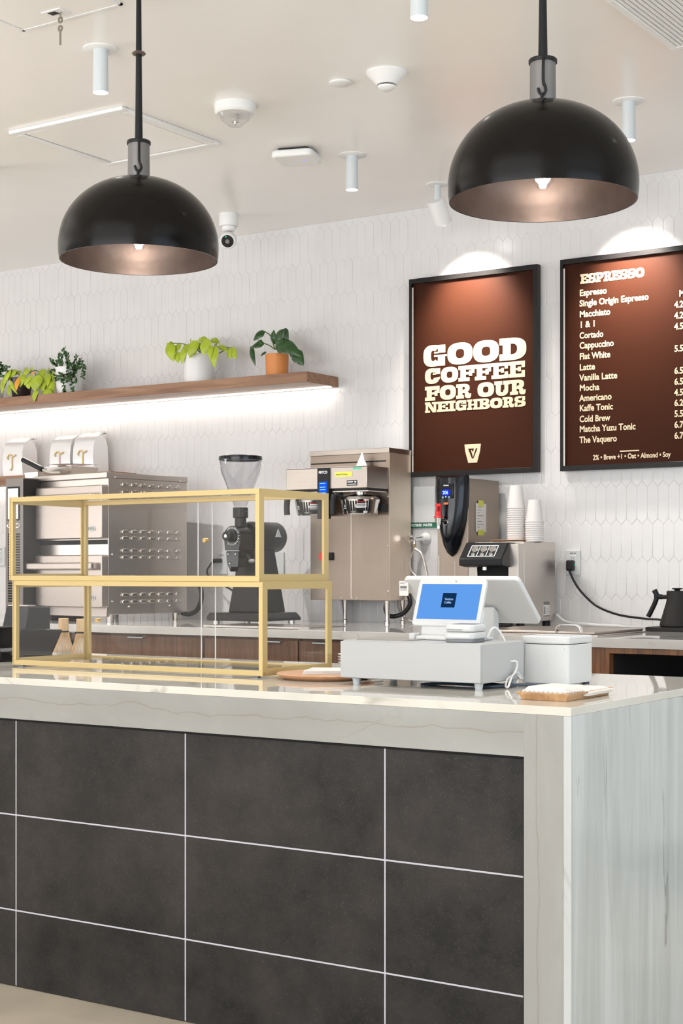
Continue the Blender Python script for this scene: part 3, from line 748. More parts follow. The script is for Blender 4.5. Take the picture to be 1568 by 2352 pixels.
# ------------------------------------------------------------------ coffee grinder
gc = on_y(578, 1425, 6.72)
G = thing('coffee_grinder', 'black shop coffee grinder with clear hopper and front dial', 'grinder', (gc.x, 6.72, HB))
k_ = 421.0
mb = MB(); mb.prism([(-.185, .012), (-.185, .035), (-.165, .055), (.155, .055), (.185, .028), (.185, .012)], 'y', -.16, .20)
bs = mb.build('foot_plate', M_blackm, G, bevel=.004)
for x in (-.15, .15):
    for y in (-.12, .16): MB().cyl((x, y, 0), (x, y, .014), .018, n=16).build('rubber_foot', M_steels, bs)
mb = MB()
lo = [(-.105, -.075), (.105, -.075), (.105, .17), (-.105, .17)]; hi = [(-.052, -.045), (.052, -.045), (.052, .14), (-.052, .14)]
mb.add([(x, y, .055) for x, y in lo]+[(x, y, .40) for x, y in hi], [(0, 1, 2, 3), (4, 5, 6, 7), (0, 1, 5, 4), (1, 2, 6, 5), (2, 3, 7, 6), (3, 0, 4, 7)])
mb.build('column', M_blackm, G, bevel=.008, seg=3)
zc = .465
MB().lathe([(0, -.02), (.078, -.02), (.083, -.012), (.083, .21), (.076, .222), (.0, .222)], n=40, M=Matrix.Translation((0, 0, zc)) @ Matrix.Rotation(R(-90), 4, 'X')).build('motor_housing', M_blackm, G)
MB().cyl((0, -.045, zc), (0, -.02, zc), .074, n=36).build('flange', M_bgloss, G, bevel=.003)
mb = MB(); mb.cyl((0, -.175, zc), (0, -.045, zc), .056, n=36); mb.prism([(-.056, zc), (-.050, zc-.075), (.05, zc-.075), (.056, zc)], 'y', -.174, -.05)
gch = mb.build('grinding_chamber', M_bgloss, G, bevel=.003)
mb = MB()
for i in range(26):
    a = R(-40+i*260/25); mb.box((-.0009, -.1765, .040), (.0009, -.1745, .049 if i % 2 else .052), Matrix.Translation((0, 0, zc)) @ Matrix.Rotation(a-PI/2+PI/2, 4, 'Y'))
mb.build('dial_marks', M_whiteink, gch)
dl = MB().lathe([(0, 0), (.032, 0), (.032, .012), (.027, .014), (.027, .05), (.024, .054), (0, .054)], n=20, M=Matrix.Translation((0, -.175, zc)) @ Matrix.Rotation(R(90), 4, 'X')).build('adjusting_dial', M_black, G, ang=25)
MB().cyl((0, -.2315, zc), (0, -.228, zc), .009, n=16).build('dial_screw', M_chrome, dl)
mb = MB(); mb.cyl((0, -.10, zc+.045), (0, -.10, zc+.105), .031, n=28); mb.cyl((0, -.10, zc+.10), (0, -.10, zc+.155), .041, n=32)
nk = mb.build('throat', M_black, G, bevel=.002)
MB().tube([(.02, -.12, zc+.128), (.075, -.13, zc+.132)], .0022, 6).build('shutter_wire', M_chrome, nk)
hp = MB().lathe([(.032, 0), (.034, .012), (.05, .055), (.105, .195), (.114, .262), (.112, .262), (.103, .196), (.048, .056), (.032, .013)], (0, -.10, zc+.15), 44).build('hopper', M_hopper, G)
mb = MB(); mb.lathe([(.104, 0), (.1165, 0), (.1175, .008), (.1165, .021), (.108, .024), (.104, .021), (.104, 0)], (0, -.10, zc+.408), 44); mb.build('hopper_ring', M_bgloss, G)
mb = MB(); mb.prism([(-.048, zc-.080), (.036, zc-.080), (.036, zc-.165), (-.012, zc-.165), (-.02, zc-.19), (-.032, zc-.165), (-.045, zc-.135)], 'y', -.165, -.10)
sp = mb.build('spout', M_bgloss, G, bevel=.003)
for x, z in ((-.03, zc-.095), (.018, zc-.095), (-.02, zc-.145)): MB().sphere((x, -.167, z), .006, 10, 6).build('spout_screw', M_chrome, sp)
MB().tube([(.03, -.13, zc-.115), (.075, -.14, zc-.10), (.115, -.16, zc-.125)], .0075, 10).build('clamp_lever', M_black, sp)
MB().sphere((.125, -.165, zc-.132), (.022, .013, .012), 14, 8).build('lever_knob', M_collar, sp)
mb = MB(); mb.prism([(-.028, zc-.0), (.028, zc-.0), (0, zc+.045)], 'y', -.001, .001, Matrix.Translation((.0832, .13, .0)) @ Matrix.Rotation(R(90), 4, 'Z')); mb.build('warning_triangle', M_whiteink, G)
# its cord up to the outlet
a_ = og.location; b_ = G.location
MB().tube([(-.12, .06, .058), (-.19, .10, .07), (-.255, .2, .15), (a_.x-b_.x-.055, a_.y-b_.y-.06, .25), (a_.x-b_.x-.045, a_.y-b_.y-.05, .32), (a_.x-b_.x-.002, a_.y-b_.y-.05, a_.z-b_.z+.012)], .006, 10).build('power_cord', M_black, G)
MB().box((a_.x-b_.x-.03, a_.y-b_.y-.055, a_.z-b_.z+.004), (a_.x-b_.x+.012, a_.y-b_.y-.010, a_.z-b_.z+.028)).build('plug', M_black, G, bevel=.006, seg=3)

# ------------------------------------------------------------------ raised lettering helpers
import bmesh
def text_into(mb, txt, x, z, size, y0, y1, sx=1.0, bold=.018, align='LEFT'):
    """flat sans lettering, standing in the x,z plane with its front at y0"""
    cu = bpy.data.curves.new('txt', 'FONT'); cu.body = txt; cu.size = size; cu.align_x = align
    cu.offset = bold*size; cu.extrude = 0; cu.resolution_u = 3
    ob = bpy.data.objects.new('txt', cu); C.objects.link(ob)
    bpy.context.view_layer.update()
    me = bpy.data.meshes.new_from_object(ob.evaluated_get(bpy.context.evaluated_depsgraph_get()))
    vs = [(x+v.co.x*sx, y0, z+v.co.y) for v in me.vertices]; fs = [tuple(p.vertices) for p in me.polygons]
    mb.add(vs, fs)
    bpy.data.objects.remove(ob); bpy.data.curves.remove(cu); bpy.data.meshes.remove(me)
    return mb
def slab(mb, ch, x, z, wd, h, y0, y1):
    """one chunky slab-serif capital in the box (x,z,wd,h)"""
    k = [0]
    def nx(): k[0] += 1; return y0-k[0]*.00012       # each stroke a hair prouder than the last, so that no two faces coincide
    def Rr(a, b, c, d): mb.box((x+a*wd, nx(), z+b*h), (x+c*wd, y1, z+d*h))
    def Pl(*p): mb.prism([(x+a*wd, z+b*h) for a, b in p], 'y', nx(), y1)
    def Rg(cx, cy, rx, ry, ix, iy, a0=0, a1=360, e=2.6): mb.ring(x+cx*wd, z+cy*h, rx*wd, ry*h, ix*wd, iy*h, a0, a1, nx(), y1, e)
    if ch == 'O': Rg(.5, .5, .5, .5, .17, .21)
    elif ch == 'G':
        Rg(.42, .5, .42, .5, .10, .24, 52, 318); Rr(.62, .62, .93, .98); Rr(.46, .60, .64, .67); Rr(.46, .44, 1, .53); Rr(.62, .02, .92, .45)
    elif ch == 'C':
        Rg(.47, .5, .47, .5, .12, .24, 45, 322); Rr(.66, .60, .97, .98); Rr(.5, .58, .7, .66); Pl((.55, .36), (.97, .42), (.95, .30), (.80, .08), (.6, .1))
    elif ch == 'D':
        Rr(.12, 0, .42, 1); Rr(0, 0, .3, .3); Rr(0, .7, .3, 1); Rg(.42, .5, .58, .5, .24, .24, -90, 90)
    elif ch == 'F':
        Rr(.12, 0, .46, 1); Rr(0, 0, .70, .24); Rr(0, .74, .98, 1); Rr(.80, .50, 1, 1); Rr(.4, .42, .70, .58); Rr(.66, .32, .86, .68)
    elif ch == 'E':
        Rr(.12, 0, .44, 1); Rr(0, 0, 1, .23); Rr(0, .77, .98, 1); Rr(.80, .60, 1, 1); Rr(.80, 0, 1, .42); Rr(.4, .44, .62, .58); Rr(.58, .36, .76, .66)
    elif ch == 'R':
        Rr(.12, 0, .42, 1); Rr(0, 0, .52, .23); Rr(0, .77, .45, 1); Rg(.45, .70, .45, .30, .14, .10, -90, 90); Pl((.42, .52), (.42, .38), (.58, .36), (.60, .1), (.72, 0), (.93, 0), (1, .12), (1, .32), (.9, .32), (.86, .22), (.85, .38), (.72, .5))
    elif ch == 'U':
        Rr(.10, .38, .42, 1); Rr(.66, .38, .90, 1); Rr(0, .74, .52, 1); Rr(.58, .74, 1, 1); Rg(.50, .40, .40, .40, .10, .16, 180, 360)
    elif ch == 'N':
        Rr(.06, 0, .26, 1); Rr(.74, .1, .94, 1); Rr(0, 0, .42, .2); Rr(0, .8, .36, 1); Rr(.60, .8, 1, 1); Pl((.06, 1), (.40, 1), (.94, 0), (.66, 0))
    elif ch == 'I': Rr(.25, 0, .75, 1); Rr(0, 0, 1, .22); Rr(0, .78, 1, 1)
    elif ch == 'H':
        Rr(.10, 0, .38, 1); Rr(.62, 0, .90, 1); Rr(0, 0, .46, .2); Rr(0, .8, .46, 1); Rr(.54, 0, 1, .2); Rr(.54, .8, 1, 1); Rr(.3, .40, .7, .58)
    elif ch == 'B':
        Rr(.12, 0, .42, 1); Rr(0, 0, .4, .22); Rr(0, .78, .4, 1); Rg(.5, .74, .44, .26, .14, .08, -90, 90); Rg(.5, .27, .5, .27, .16, .08, -90, 90); Rr(.4, .80, .52, 1); Rr(.4, 0, .52, .2); Rr(.4, .42, .52, .6)
    elif ch == 'S':
        Rg(.47, .71, .45, .29, .12, .08, 60, 275); Rg(.53, .29, .47, .29, .12, .08, -120, 95); Rr(.70, .58, .95, .98); Rr(.05, .02, .30, .42); Pl((.25, .42), (.5, .60), (.78, .50), (.5, .36))
    elif ch == 'P':
        Rr(.12, 0, .42, 1); Rr(0, 0, .58, .23); Rr(0, .77, .45, 1); Rg(.45, .66, .53, .34, .18, .12, -90, 90)
def slab_line(mb, txt, x0, x1, z0, z1, y0, y1, gap=.02, space=.35):
    wr = {'I': .62, ' ': space, 'O': 1.0, 'G': .95, 'D': 1.02, 'N': 1.0, 'S': .9}
    tot = sum(wr.get(c, .92) for c in txt)+gap*(len(txt)-1)
    u = (x1-x0)/tot; x = x0
    for c in txt:
        wd = wr.get(c, .92)*u
        if c != ' ': slab(mb, c, x, z0, wd, z1-z0, y0, y1)
        x += wd+gap*u

# ------------------------------------------------------------------ tall brewer
FX0, FX1 = -4.821, -4.316
Fy0, Fy1, Fyb = 6.93, 7.15, 6.72
fb = thing('coffee_brewer', 'tall stainless twin coffee brewer with touch panel and yellow note', 'coffee brewer', ((FX0+FX1)/2, Fy0, HB))
hw = (FX1-FX0)/2
zz = lambda z: z-HB
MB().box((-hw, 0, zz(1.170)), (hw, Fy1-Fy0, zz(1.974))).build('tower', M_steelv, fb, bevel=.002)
MB().box((hw, .001, zz(1.171)), (hw+.0012, Fy1-Fy0-.001, zz(1.973))).build('side_panel', M_steellit, fb)  # thin sheet added so the brewer's side shows lighter than its front
MB().box((-hw+.006, -.004, zz(1.905)), (hw-.02, .002, zz(1.911))).build('lid_seam', M_void, fb)
MB().box((-hw-.003, -.006, zz(1.950)), (hw+.003, Fy1-Fy0+.002, zz(1.977))).build('top_lid', M_steel, fb, bevel=.002)
MB().box((-hw-.012, Fyb-Fy0, zz(1.757)), (hw-.004, .0, zz(1.868))).build('brew_head', M_steel, fb, bevel=.003)
MB().box((-hw-.012, Fyb-Fy0-.003, zz(1.868)), (hw-.004, .0, zz(1.871))).build('head_lid', M_steels, fb)
MB().box((-hw-.005, Fyb-Fy0+.01, zz(1.745)), (hw-.01, -.0, zz(1.757))).build('under_tray', M_blackm, fb)
pl_ = MB().box((-.055, Fyb-Fy0-.012, zz(1.60)), (.018, Fyb-Fy0+.01, zz(1.868))).build('control_panel', M_black, fb, bevel=.002)
pcx = -.0185
MB().box((pcx-.024, Fyb-Fy0-.0135, zz(1.70)), (pcx+.026, Fyb-Fy0-.0115, zz(1.795))).build('touch_screen', M_bluelcd, pl_)
mb = MB(); text_into(mb, 'FETCO', pcx-.026, zz(1.838), .019, Fyb-Fy0-.0128, 0, .92, .03); mb.build('brand_lettering', M_whiteink, pl_, smooth=False)
mb = MB()
for z in (1.785, 1.765, 1.752, 1.735): mb.box((pcx-.018, Fyb-Fy0-.0139, zz(z)), (pcx+.016, Fyb-Fy0-.0134, zz(z+.0025)))
mb.build('screen_lines', M_led, pl_)
mb = MB(); mb.box((.05, Fyb-Fy0-.0015, zz(1.818)), (.158, Fyb-Fy0-.0005, zz(1.843))); nt_ = mb.build('yellow_note', M_yellow, fb)
mb = MB(); text_into(mb, 'Empty Me Please', .056, zz(1.826), .0135, Fyb-Fy0-.0020, 0, .80, 0); mb.build('handwriting', M_ink, nt_, smooth=False)
mb = MB(); mb.box((.125, Fyb-Fy0-.0015, zz(1.770)), (.188, Fyb-Fy0-.0005, zz(1.798))); lb_ = mb.build('model_plate', M_black, fb)
mb = MB(); mb.box((.129, Fyb-Fy0-.0020, zz(1.787)), (.163, Fyb-Fy0-.0012, zz(1.792))); mb.box((.172, Fyb-Fy0-.0020, zz(1.786)), (.184, Fyb-Fy0-.0012, zz(1.793))); mb.box((.129, Fyb-Fy0-.0020, zz(1.776)), (.184, Fyb-Fy0-.0012, zz(1.779))); mb.build('plate_print', M_whiteink, lb_)
MB().box((.165, Fyb-Fy0-.004, zz(1.856)), (.212, Fyb-Fy0+.001, zz(1.863))).build('green_lamp', M_gled, fb)
def brew_basket(cx):
    bk = MB().lathe([(0, 0), (.084, 0), (.092, .006), (.106, .078), (.096, .092), (.060, .104), (.030, .108), (.030, .128), (0, .128)], (cx, -.105, zz(1.622)), 44).build('brew_basket', M_chrome, fb)
    MB().box((cx-.115, -.20, zz(1.738)), (cx+.11, -.02, zz(1.7455))).build('basket_rail', M_steels, bk, bevel=.001)
    mb = MB(); mb.tube([(cx-.07, -.17, zz(1.725)), (cx-.095, -.205, zz(1.722)), (cx-.102, -.213, zz(1.68)), (cx-.102, -.211, zz(1.625))], .0165, 12); mb.build('basket_handle', M_black, bk)
    n = 12; vs = []; fs = []
    for i in range(n+1):
        t = R(-118+96*i/n)
        for z, r in ((zz(1.640), .0945), (zz(1.692), .1045)): vs.append((cx+r*math.cos(t), -.105+r*math.sin(t), z))
    for i in range(n): fs.append((2*i, 2*i+2, 2*i+3, 2*i+1))
    mb = MB(); mb.add(vs, fs); wl = mb.build('warning_label', M_black, bk)
    for z, m, a0, a1 in ((1.684, M_red, -70, -38), (1.676, M_whiteink, -68, -38), (1.668, M_whiteink, -74, -38), (1.661, M_whiteink, -74, -38), (1.654, M_whiteink, -70, -42), (1.668, M_whiteink, -116, -108), (1.660, M_whiteink, -116, -107), (1.652, M_whiteink, -116, -108)):
        vs = []; fs = []
        for i in range(7):
            t = R(a0+(a1-a0)*i/6)
            for q in (0, .0032): r = .0952+(z+q-1.640)*.195; vs.append((cx+r*math.cos(t), -.105+r*math.sin(t), zz(z+q)))
        for i in range(6): fs.append((2*i, 2*i+2, 2*i+3, 2*i+1))
        MB().add(vs, fs).build('label_line', m, wl)
    return bk
brew_basket(.140); brew_basket(-.155)
for x in (-hw+.10, hw-.03):
    for y in (.03, Fy1-Fy0-.03): MB().lathe([(0, 0), (.015, 0), (.015, .012), (.012, .016), (.013, .06), (.019, .125), (0, .125)], (x, y, 0), 20).build('leg', M_steels, fb)
for x, z in ((hw-.006, 1.72), (hw-.006, 1.46), (hw-.006, 1.22), (.02, 1.182), (.05, 1.182), (-.05, 1.182)): MB().sphere((x, -.0015, zz(z)), .0055, 10, 6).build('screw', M_chrome, fb)
MB().box((.012, -.0015, zz(1.18)), (.0155, .001, zz(1.74))).build('panel_seam', M_steels, fb)
tp = on_y(757, 1278, Fy0)
MB().box((tp.x+4.5685-.026, -.012, zz(tp.z)-.02), (tp.x+4.5685+.026, .001, zz(tp.z)+.022)).build('rocker_switch', M_black, fb, bevel=.004)
mb = MB(); mb.cyl((tp.x+4.5685-.038, -.016, zz(tp.z)), (tp.x+4.5685-.038, -.008, zz(tp.z)), .026, n=6); mb.build('red_tag', M_red, fb)
MB().box((.215, -.04, zz(1.64)), (.2465, -.0, zz(1.68))).build('hot_surface_sticker', M_ink, fb)
MB().tube([(.15, .15, zz(1.18)), (.155, .12, zz(1.12)), (.20, .10, zz(1.085)), (.265, .12, zz(1.10)), (.29, .15, zz(1.15)), (.27, .17, zz(1.2))], .012, 12).build('drain_hose', M_black, fb)
# coffee filter paper tucked on top
pf = on_y(836, 1070, 6.90)
cf = thing('filter_paper', 'crumpled white filter paper tucked into the brewer lid', 'paper', (pf.x, 6.86, 1.871))
mb = MB(); rr = random.Random(2); n = 14
vs = [(rr.uniform(-.004, .004), .06, .085)]
for r, z in ((.012, .055), (.028, .02), (.040, .002)):
    vs += [(r*math.cos(2*PI*i/n)*rr.uniform(.8, 1.15), .02+r*.6*math.sin(2*PI*i/n)+(.085-z)*.0, z+rr.uniform(-.003, .006)) for i in range(n)]
vs[0] = (0, .02, .088)
fs = [(0, 1+i, 1+(i+1) % n) for i in range(n)]
for k in range(2): fs += [(1+k*n+i, 1+(k+1)*n+i, 1+(k+1)*n+(i+1) % n, 1+k*n+(i+1) % n) for i in range(n)]
mb.add(vs, fs).build('paper', M_paper, cf)

# ------------------------------------------------------------------ water marker, access plate, valve
a = on_y(939.5, 1206, YW-.008); b = on_y(1004, 1206, YW-.008)
sg = thing('pipe_marker', 'green pipe marker reading FILTERED WATER on the tiles', 'sign', (a.x, YW-.008, a.z))
Wd = b.x-a.x
MB().box((0, -.002, -.016), (Wd+.03, .002, .013)).build('green_band', M_green_sign, sg)
mb = MB(); text_into(mb, 'FILTERED WATER', .012, -.0085, .0205, -.0026, 0, .83, .035); mb.build('lettering', M_whiteink, sg, smooth=False)
a = on_y(975, 1160, YW-.008)
ap = thing('access_plate', 'white access plate on the tiles above the green marker', 'wall plate', (a.x, YW-.008, a.z))
MB().box((-.065, -.004, -.095), (.065, .003, .10)).build('plate', M_white, ap, bevel=.002)
a = on_y(976, 1238, YW-.008)
vl = thing('water_valve', 'chrome stop valve with white flange feeding a braided hose', 'valve', (a.x, YW-.008, a.z))
MB().lathe([(0, 0), (.036, 0), (.034, .006), (.030, .012), (.018, .035), (0, .035)], n=28, M=Matrix.Rotation(R(90), 4, 'X')).build('flange', M_white, vl)
mb = MB(); mb.cyl((0, -.03, 0), (-.015, -.10, -.002), .012, n=16); mb.cyl((-.012, -.09, 0), (-.012, -.09, -.03), .010, n=16); mb.build('valve_body', M_chrome, vl, bevel=.002)
mb = MB()
for i in range(8):
    t = 2*PI*i/8; mb.sphere((-.022+.018*math.cos(t)*.35, -.125, .018*math.sin(t)+.002), (.008, .010, .008), 10, 6)
mb.cyl((-.018, -.115, .002), (-.026, -.135, .002), .017, n=20); mb.build('hand_wheel', M_chrome, vl)
MB().cyl((-.012, -.09, -.028), (-.014, -.09, -.052), .009, n=6).build('brass_nut', M_brass, vl)
h0 = on_y(969, 1272, 7.09)-vl.location; h1 = on_y(978, 1325, 7.09)-vl.location
MB().tube([(-.014, -.09, -.05), (h0.x*.9, -.09, -.09), (h1.x, -.085, h1.z), (h1.x+.02, -.08, h1.z-.08)], .0075, 10).build('braided_hose', M_hose, vl)
q = lambda px, py, Y=7.10: on_y(px, py, Y)-vl.location
MB().tube([(-.014, -.10, -.035), q(952, 1260), q(941, 1285), q(944, 1310), q(956, 1326), q(960, 1350, 7.08)], .0045, 8).build('thin_supply_line', M_hose, vl)
wl_ = thing('water_line', 'pale curved supply line near the brewer leg on the worktop', 'hose', (q(925, 1395).x+vl.location.x, 7.1, HB))
MB().tube([(-.03, 0, .13), (-.02, -.01, .08), (.02, -.02, .035), (.07, -.02, .010), (.12, -.01, .006)], .006, 8).build('line', M_hose, wl_)

# ------------------------------------------------------------------ hot water tower
WX0, WX1, Wy0, Wy1 = -3.958, -3.781, 6.82, 7.15
hwt = thing('water_dispenser', 'stainless hot water tower with black shield front and red tap', 'hot water dispenser', ((WX0+WX1)/2, Wy0, HB))
hw = (WX1-WX0)/2
HT = 1.793-HB
MB().box((-hw, 0, .02), (hw, Wy1-Wy0, HT)).build('body', M_steelv, hwt, bevel=.002)
MB().box((-hw-.002, -.002, 0), (hw+.002, Wy1-Wy0, .02)).build('base', M_black, hwt)
# shield outline (x half width by height), bulging forward
zb, ztop = 1.42-HB, 1.80-HB
prof = [(0, .0), (.024, .018), (.044, .055), (.064, .115), (.080, .18), (.090, .25), (.094, .33), (.093, .39), (.090, .405)]
vs = []; fs = []; NN = 11
hs = (ztop-zb+.03)/.405
for wx, z in prof:
    for k in range(NN):
        t = -1+2*k/(NN-1); x = wx*t*1.0
        y = -.012-.055*(1-(abs(t))**2.4)*min(1, wx/.05)
        dz = .018*(1-t*t)*-(1 if z > .40 else 0)
        vs.append((x, y, zb+z*hs-.02+dz))
for i in range(len(prof)-1):
    for k in range(NN-1): fs.append((i*NN+k, i*NN+k+1, (i+1)*NN+k+1, (i+1)*NN+k))
n0 = len(vs)
for wx, z in prof:
    for k in (0, NN-1):
        t = -1+2*k/(NN-1); vs.append((wx*t, .004, zb+z*hs-.02))
for i in range(len(prof)-1):
    fs.append((i*NN, (i+1)*NN, n0+2*i+2, n0+2*i)); fs.append((i*NN+NN-1, (i+1)*NN+NN-1, n0+2*i+3, n0+2*i+1))
top = (len(prof)-1)*NN; fs.append(tuple(range(top, top+NN))+(n0+2*(len(prof)-1)+1, n0+2*(len(prof)-1)))
mb = MB(); mb.add(vs, fs); shd = mb.build('front_shield', M_bgloss, hwt, ang=50)
# display
yd = -.0685
MB().box((-.040, yd-.0005, zb+.27), (.040, -.045, zb+.345)).build('display_window', M_bgloss, hwt, bevel=.004)
mb = MB(); text_into(mb, '206', -.019, zb+.292, .024, yd-.0022, 0, .9, .02); dg_ = mb.build('display_digits', M_led, hwt, smooth=False)
mb = MB(); text_into(mb, 'WILBUR', -.014, zb+.333, .0085, yd-.0022, 0, 1, .02); mb.build('display_brand', M_whiteink, hwt, smooth=False)
mb = MB(); mb.ring(0, zb+.301, .027, .017, .001, .001, 0, 360, yd-.0014, yd-.0006); mb.build('digit_glow', M_ledblue, hwt)
mb = MB(); mb.ring(-.018, zb+.276, .0045, .0045, .0032, .0032, 0, 360, yd-.002, yd-.001, 2); mb.ring(.018, zb+.276, .0045, .0045, .0032, .0032, 0, 360, yd-.002, yd-.001, 2); mb.box((-.003, yd-.002, zb+.276), (.003, yd-.001, zb+.282)); mb.build('display_buttons', M_led, hwt)
MB().box((-.012, yd-.003, zb+.240), (.014, yd+.012, zb+.250)).build('orange_sticker', mat('orange_label', (.6, .16, .03), .5), hwt)
mb = MB(); mb.ring(.010, zb+.195, .012, .042, .001, .001, 0, 360, yd+.004, yd+.012, 3); mb.build('sight_glass', M_steels, hwt)
fa = MB(); fa.cyl((-.022, yd+.02, zb+.155), (-.022, yd-.045, zb+.155), .012, n=20); fa.cyl((-.022, yd-.036, zb+.175), (-.022, yd-.036, zb+.135), .017, .011, 20); fa.cyl((-.022, yd-.036, zb+.135), (-.022, yd-.036, zb+.118), .008, n=16)
for i in range(3): fa.lathe([(.012, 0), (.015, .004), (.012, .008)], n=18, M=Matrix.Translation((.0, yd-.0+.004*i, zb+.150)) @ Matrix.Rotation(R(90), 4, 'X'))
fa = fa.build('faucet', M_chrome, hwt, bevel=.001)
mb = MB(); mb.cyl((-.022, yd-.036, zb+.172), (-.022, yd-.036, zb+.182), .023, n=24); mb.tube([(-.030, yd-.038, zb+.18), (-.028, yd-.040, zb+.205), (-.020, yd-.046, zb+.236)], .0075, 10); mb.tube([(-.012, yd-.038, zb+.18), (-.010, yd-.040, zb+.205), (-.005, yd-.046, zb+.236)], .0045, 8)
mb.box((-.030, yd-.054, zb+.229), (-.001, yd-.040, zb+.243)); mb.cyl((-.024, yd-.037, zb+.18), (-.022, yd-.037, zb+.205), .016, .010, 18)
mb.build('tap_handle', M_red, hwt, bevel=.0015)
mb = MB(); mb.box((-hw+.006, -.003, .0), (-hw+.012, .002, .36)); mb.box((.012, -.003, .02), (.016, .002, .33)); mb.build('front_seam', M_chrome, hwt)
# handwritten list taped on its side
la, lb = on_y(1092, 1195, 7.0), 0
MX = WX1+.0012
pa = thing('handwritten_list', 'handwritten paper list taped to the side of the water tower', 'note', (MX, 6.95, 1.60))
MB().box((0, -.055, -.075), (.0012, .055, .07)).build('paper', M_paper, pa)
mb = MB(); rr = random.Random(9)
for i in range(8): mb.box((.0012, -.04, .05-i*.0145), (.0018, -.04+rr.uniform(.02, .07), .0525-i*.0145))
mb.build('handwriting', M_greyink, pa)
MB().box((.0015, -.03, .055), (.0026, .025, .085)).build('yellow_tape', M_yellow, pa)
MB().box((.0015, -.035, -.092), (.0026, .03, -.064)).build('yellow_tape', M_yellow, pa)

# ------------------------------------------------------------------ dispenser with black head
QX0, QX1, Qy0, Qy1, QT = -3.722, -3.446, 6.717, 7.12, 1.471
qm = thing('brew_dispenser', 'low stainless dispenser with black head and three round buttons', 'dispenser', ((QX0+QX1)/2, Qy0, HB))
hw = (QX1-QX0)/2; qh = QT-HB
MB().box((-hw, .06, .03), (hw, Qy1-Qy0, qh)).build('cabinet', M_ovens, qm, bevel=.003)
MB().box((hw-.055, -.002, .03), (hw-.0, .0605, qh-.012)).build('right_column', M_steels, qm, bevel=.002)
MB().box((-hw, -.002, .03), (-hw+.05, .0605, qh-.10)).build('left_column', M_steels, qm, bevel=.002)
MB().box((-hw+.05, .02, .03), (hw-.055, .0601, qh-.09)).build('pour_recess', M_void, qm)
mb = MB(); mb.prism([(.06, qh-.004), (-.012, qh-.004), (-.085, qh-.085), (-.085, qh-.118), (-.03, qh-.125), (.06, qh-.125)], 'x', -hw-.008, hw-.048)
hd = mb.build('black_head', M_black, qm, bevel=.006, seg=3)
sl = Matrix.Translation((-.028, -.0495, qh-.0455)) @ Matrix.Rotation(math.atan2(.081, .073), 4, 'X')
# local frame on the sloped face: x across, y up the slope, z out
mb = MB()
def slope_box(x0, x1, y0, y1, z0, z1):
    mb.box((x0, y0, z0), (x1, y1, z1), sl)
for a0, a1, b0, b1 in ((-.075, .075, .030, .034), (-.075, .075, -.040, -.036), (-.075, -.071, -.04, .034), (.071, .075, -.04, .034), (-.027, -.024, -.04, .034), (.024, .027, -.04, .034)): slope_box(a0, a1, b0, b1, .0, .0025)
mb.build('button_frame', M_whiteink, hd)
for k in (-1, 0, 1):
    mb = MB(); mb.lathe([(0, .006), (.017, .005), (.019, .002), (.019, 0), (0, 0)], n=26, M=sl @ Matrix.Translation((k*.049, .010, 0))); mb.lathe([(0, .005), (.009, .004), (.011, 0), (0, 0)], n=20, M=sl @ Matrix.Translation((k*.049, -.024, 0))); mb.build('round_button', M_chrome, hd)
MB().cyl((-.035, -.02, qh-.14), (-.035, -.02, qh-.12), .013, n=18).build('nozzle', M_steels, hd)
dt = MB().box((-hw+.03, -.10, .012), (hw-.04, .02, .05)).build('drip_tray', M_black, qm, bevel=.003)
MB().box((-hw+.04, -.102, .030), (hw-.055, -.06, .046)).build('tray_front', M_steels, dt)
for x in (-hw+.03, hw-.03):
    for y in (.08, Qy1-Qy0-.04): MB().cyl((x, y, 0), (x, y, .031), .02, n=14).build('foot', M_black, qm)
mb = MB(); mb.box((hw, .27, .055), (hw+.001, .335, .125)); st_ = mb.build('rating_label', M_paper, qm)
mb = MB(); mb.box((hw+.0008, .27, .111), (hw+.0016, .335, .126)); mb.box((hw+.0008, .27, .053), (hw+.0016, .335, .058)); mb.box((hw+.0008, .275, .065), (hw+.0016, .287, .103))
for i in range(5): mb.box((hw+.0008, .295, .068+i*.008), (hw+.0016, .33, .0695+i*.008))
mb.build('label_print', M_greyink, st_)

# cups and their little tray on that machine
tc = on_y(1172, 1238, 6.93)
tt = thing('cup_tray', 'thin wooden tray under the taller stack of paper cups', 'tray', (tc.x, 6.93, QT))
MB().lathe([(0, 0), (.085, 0), (.100, .009), (.098, .011), (.084, .006), (0, .006)], n=44).build('tray', M_board, tt)
def cup_proto():
    c = thing('paper_cup', '', 'cup', (0, 0, 0))
    MB().lathe([(.047, 0), (.047, .114), (.0455, .116), (.044, .114), (.0285+.031-.002, .004), (.0, .004)][0:0]+[(.0445, .004), (.0315, .113), (.031, .115), (0, .115)], n=32).build('body', M_cup, c)
    MB().lathe([(.0445, .0), (.0470, .001), (.0476, .003), (.0470, .0052), (.0446, .0060)], n=32).build('rolled_rim', M_cup, c)
    return c
proto = cup_proto(); first = True
for (px, n, pitch, z0, lab, grp, sc_) in ((1185, 15, .0114, QT+.008, 'taller', 'paper cups in the taller stack on the wooden tray', 1.0), (1227.5, 10, .0108, QT+.0005, 'shorter', 'paper cups in the shorter stack at the right', .97)):
    cx = on_y(px, 1200, 6.93).x
    for k in range(n):
        top = k == n-1
        label = f'white paper cup, topmost of the {lab} upturned stack' if top else f'white paper cup in the {lab} stack below its topmost cup'
        if first: c = proto; c.location = (cx, 6.93, z0); first = False
        else: c = dup(proto, (cx, 6.93, z0+k*pitch))
        c['label'] = label; c['group'] = grp; c.scale = (sc_, sc_, sc_)

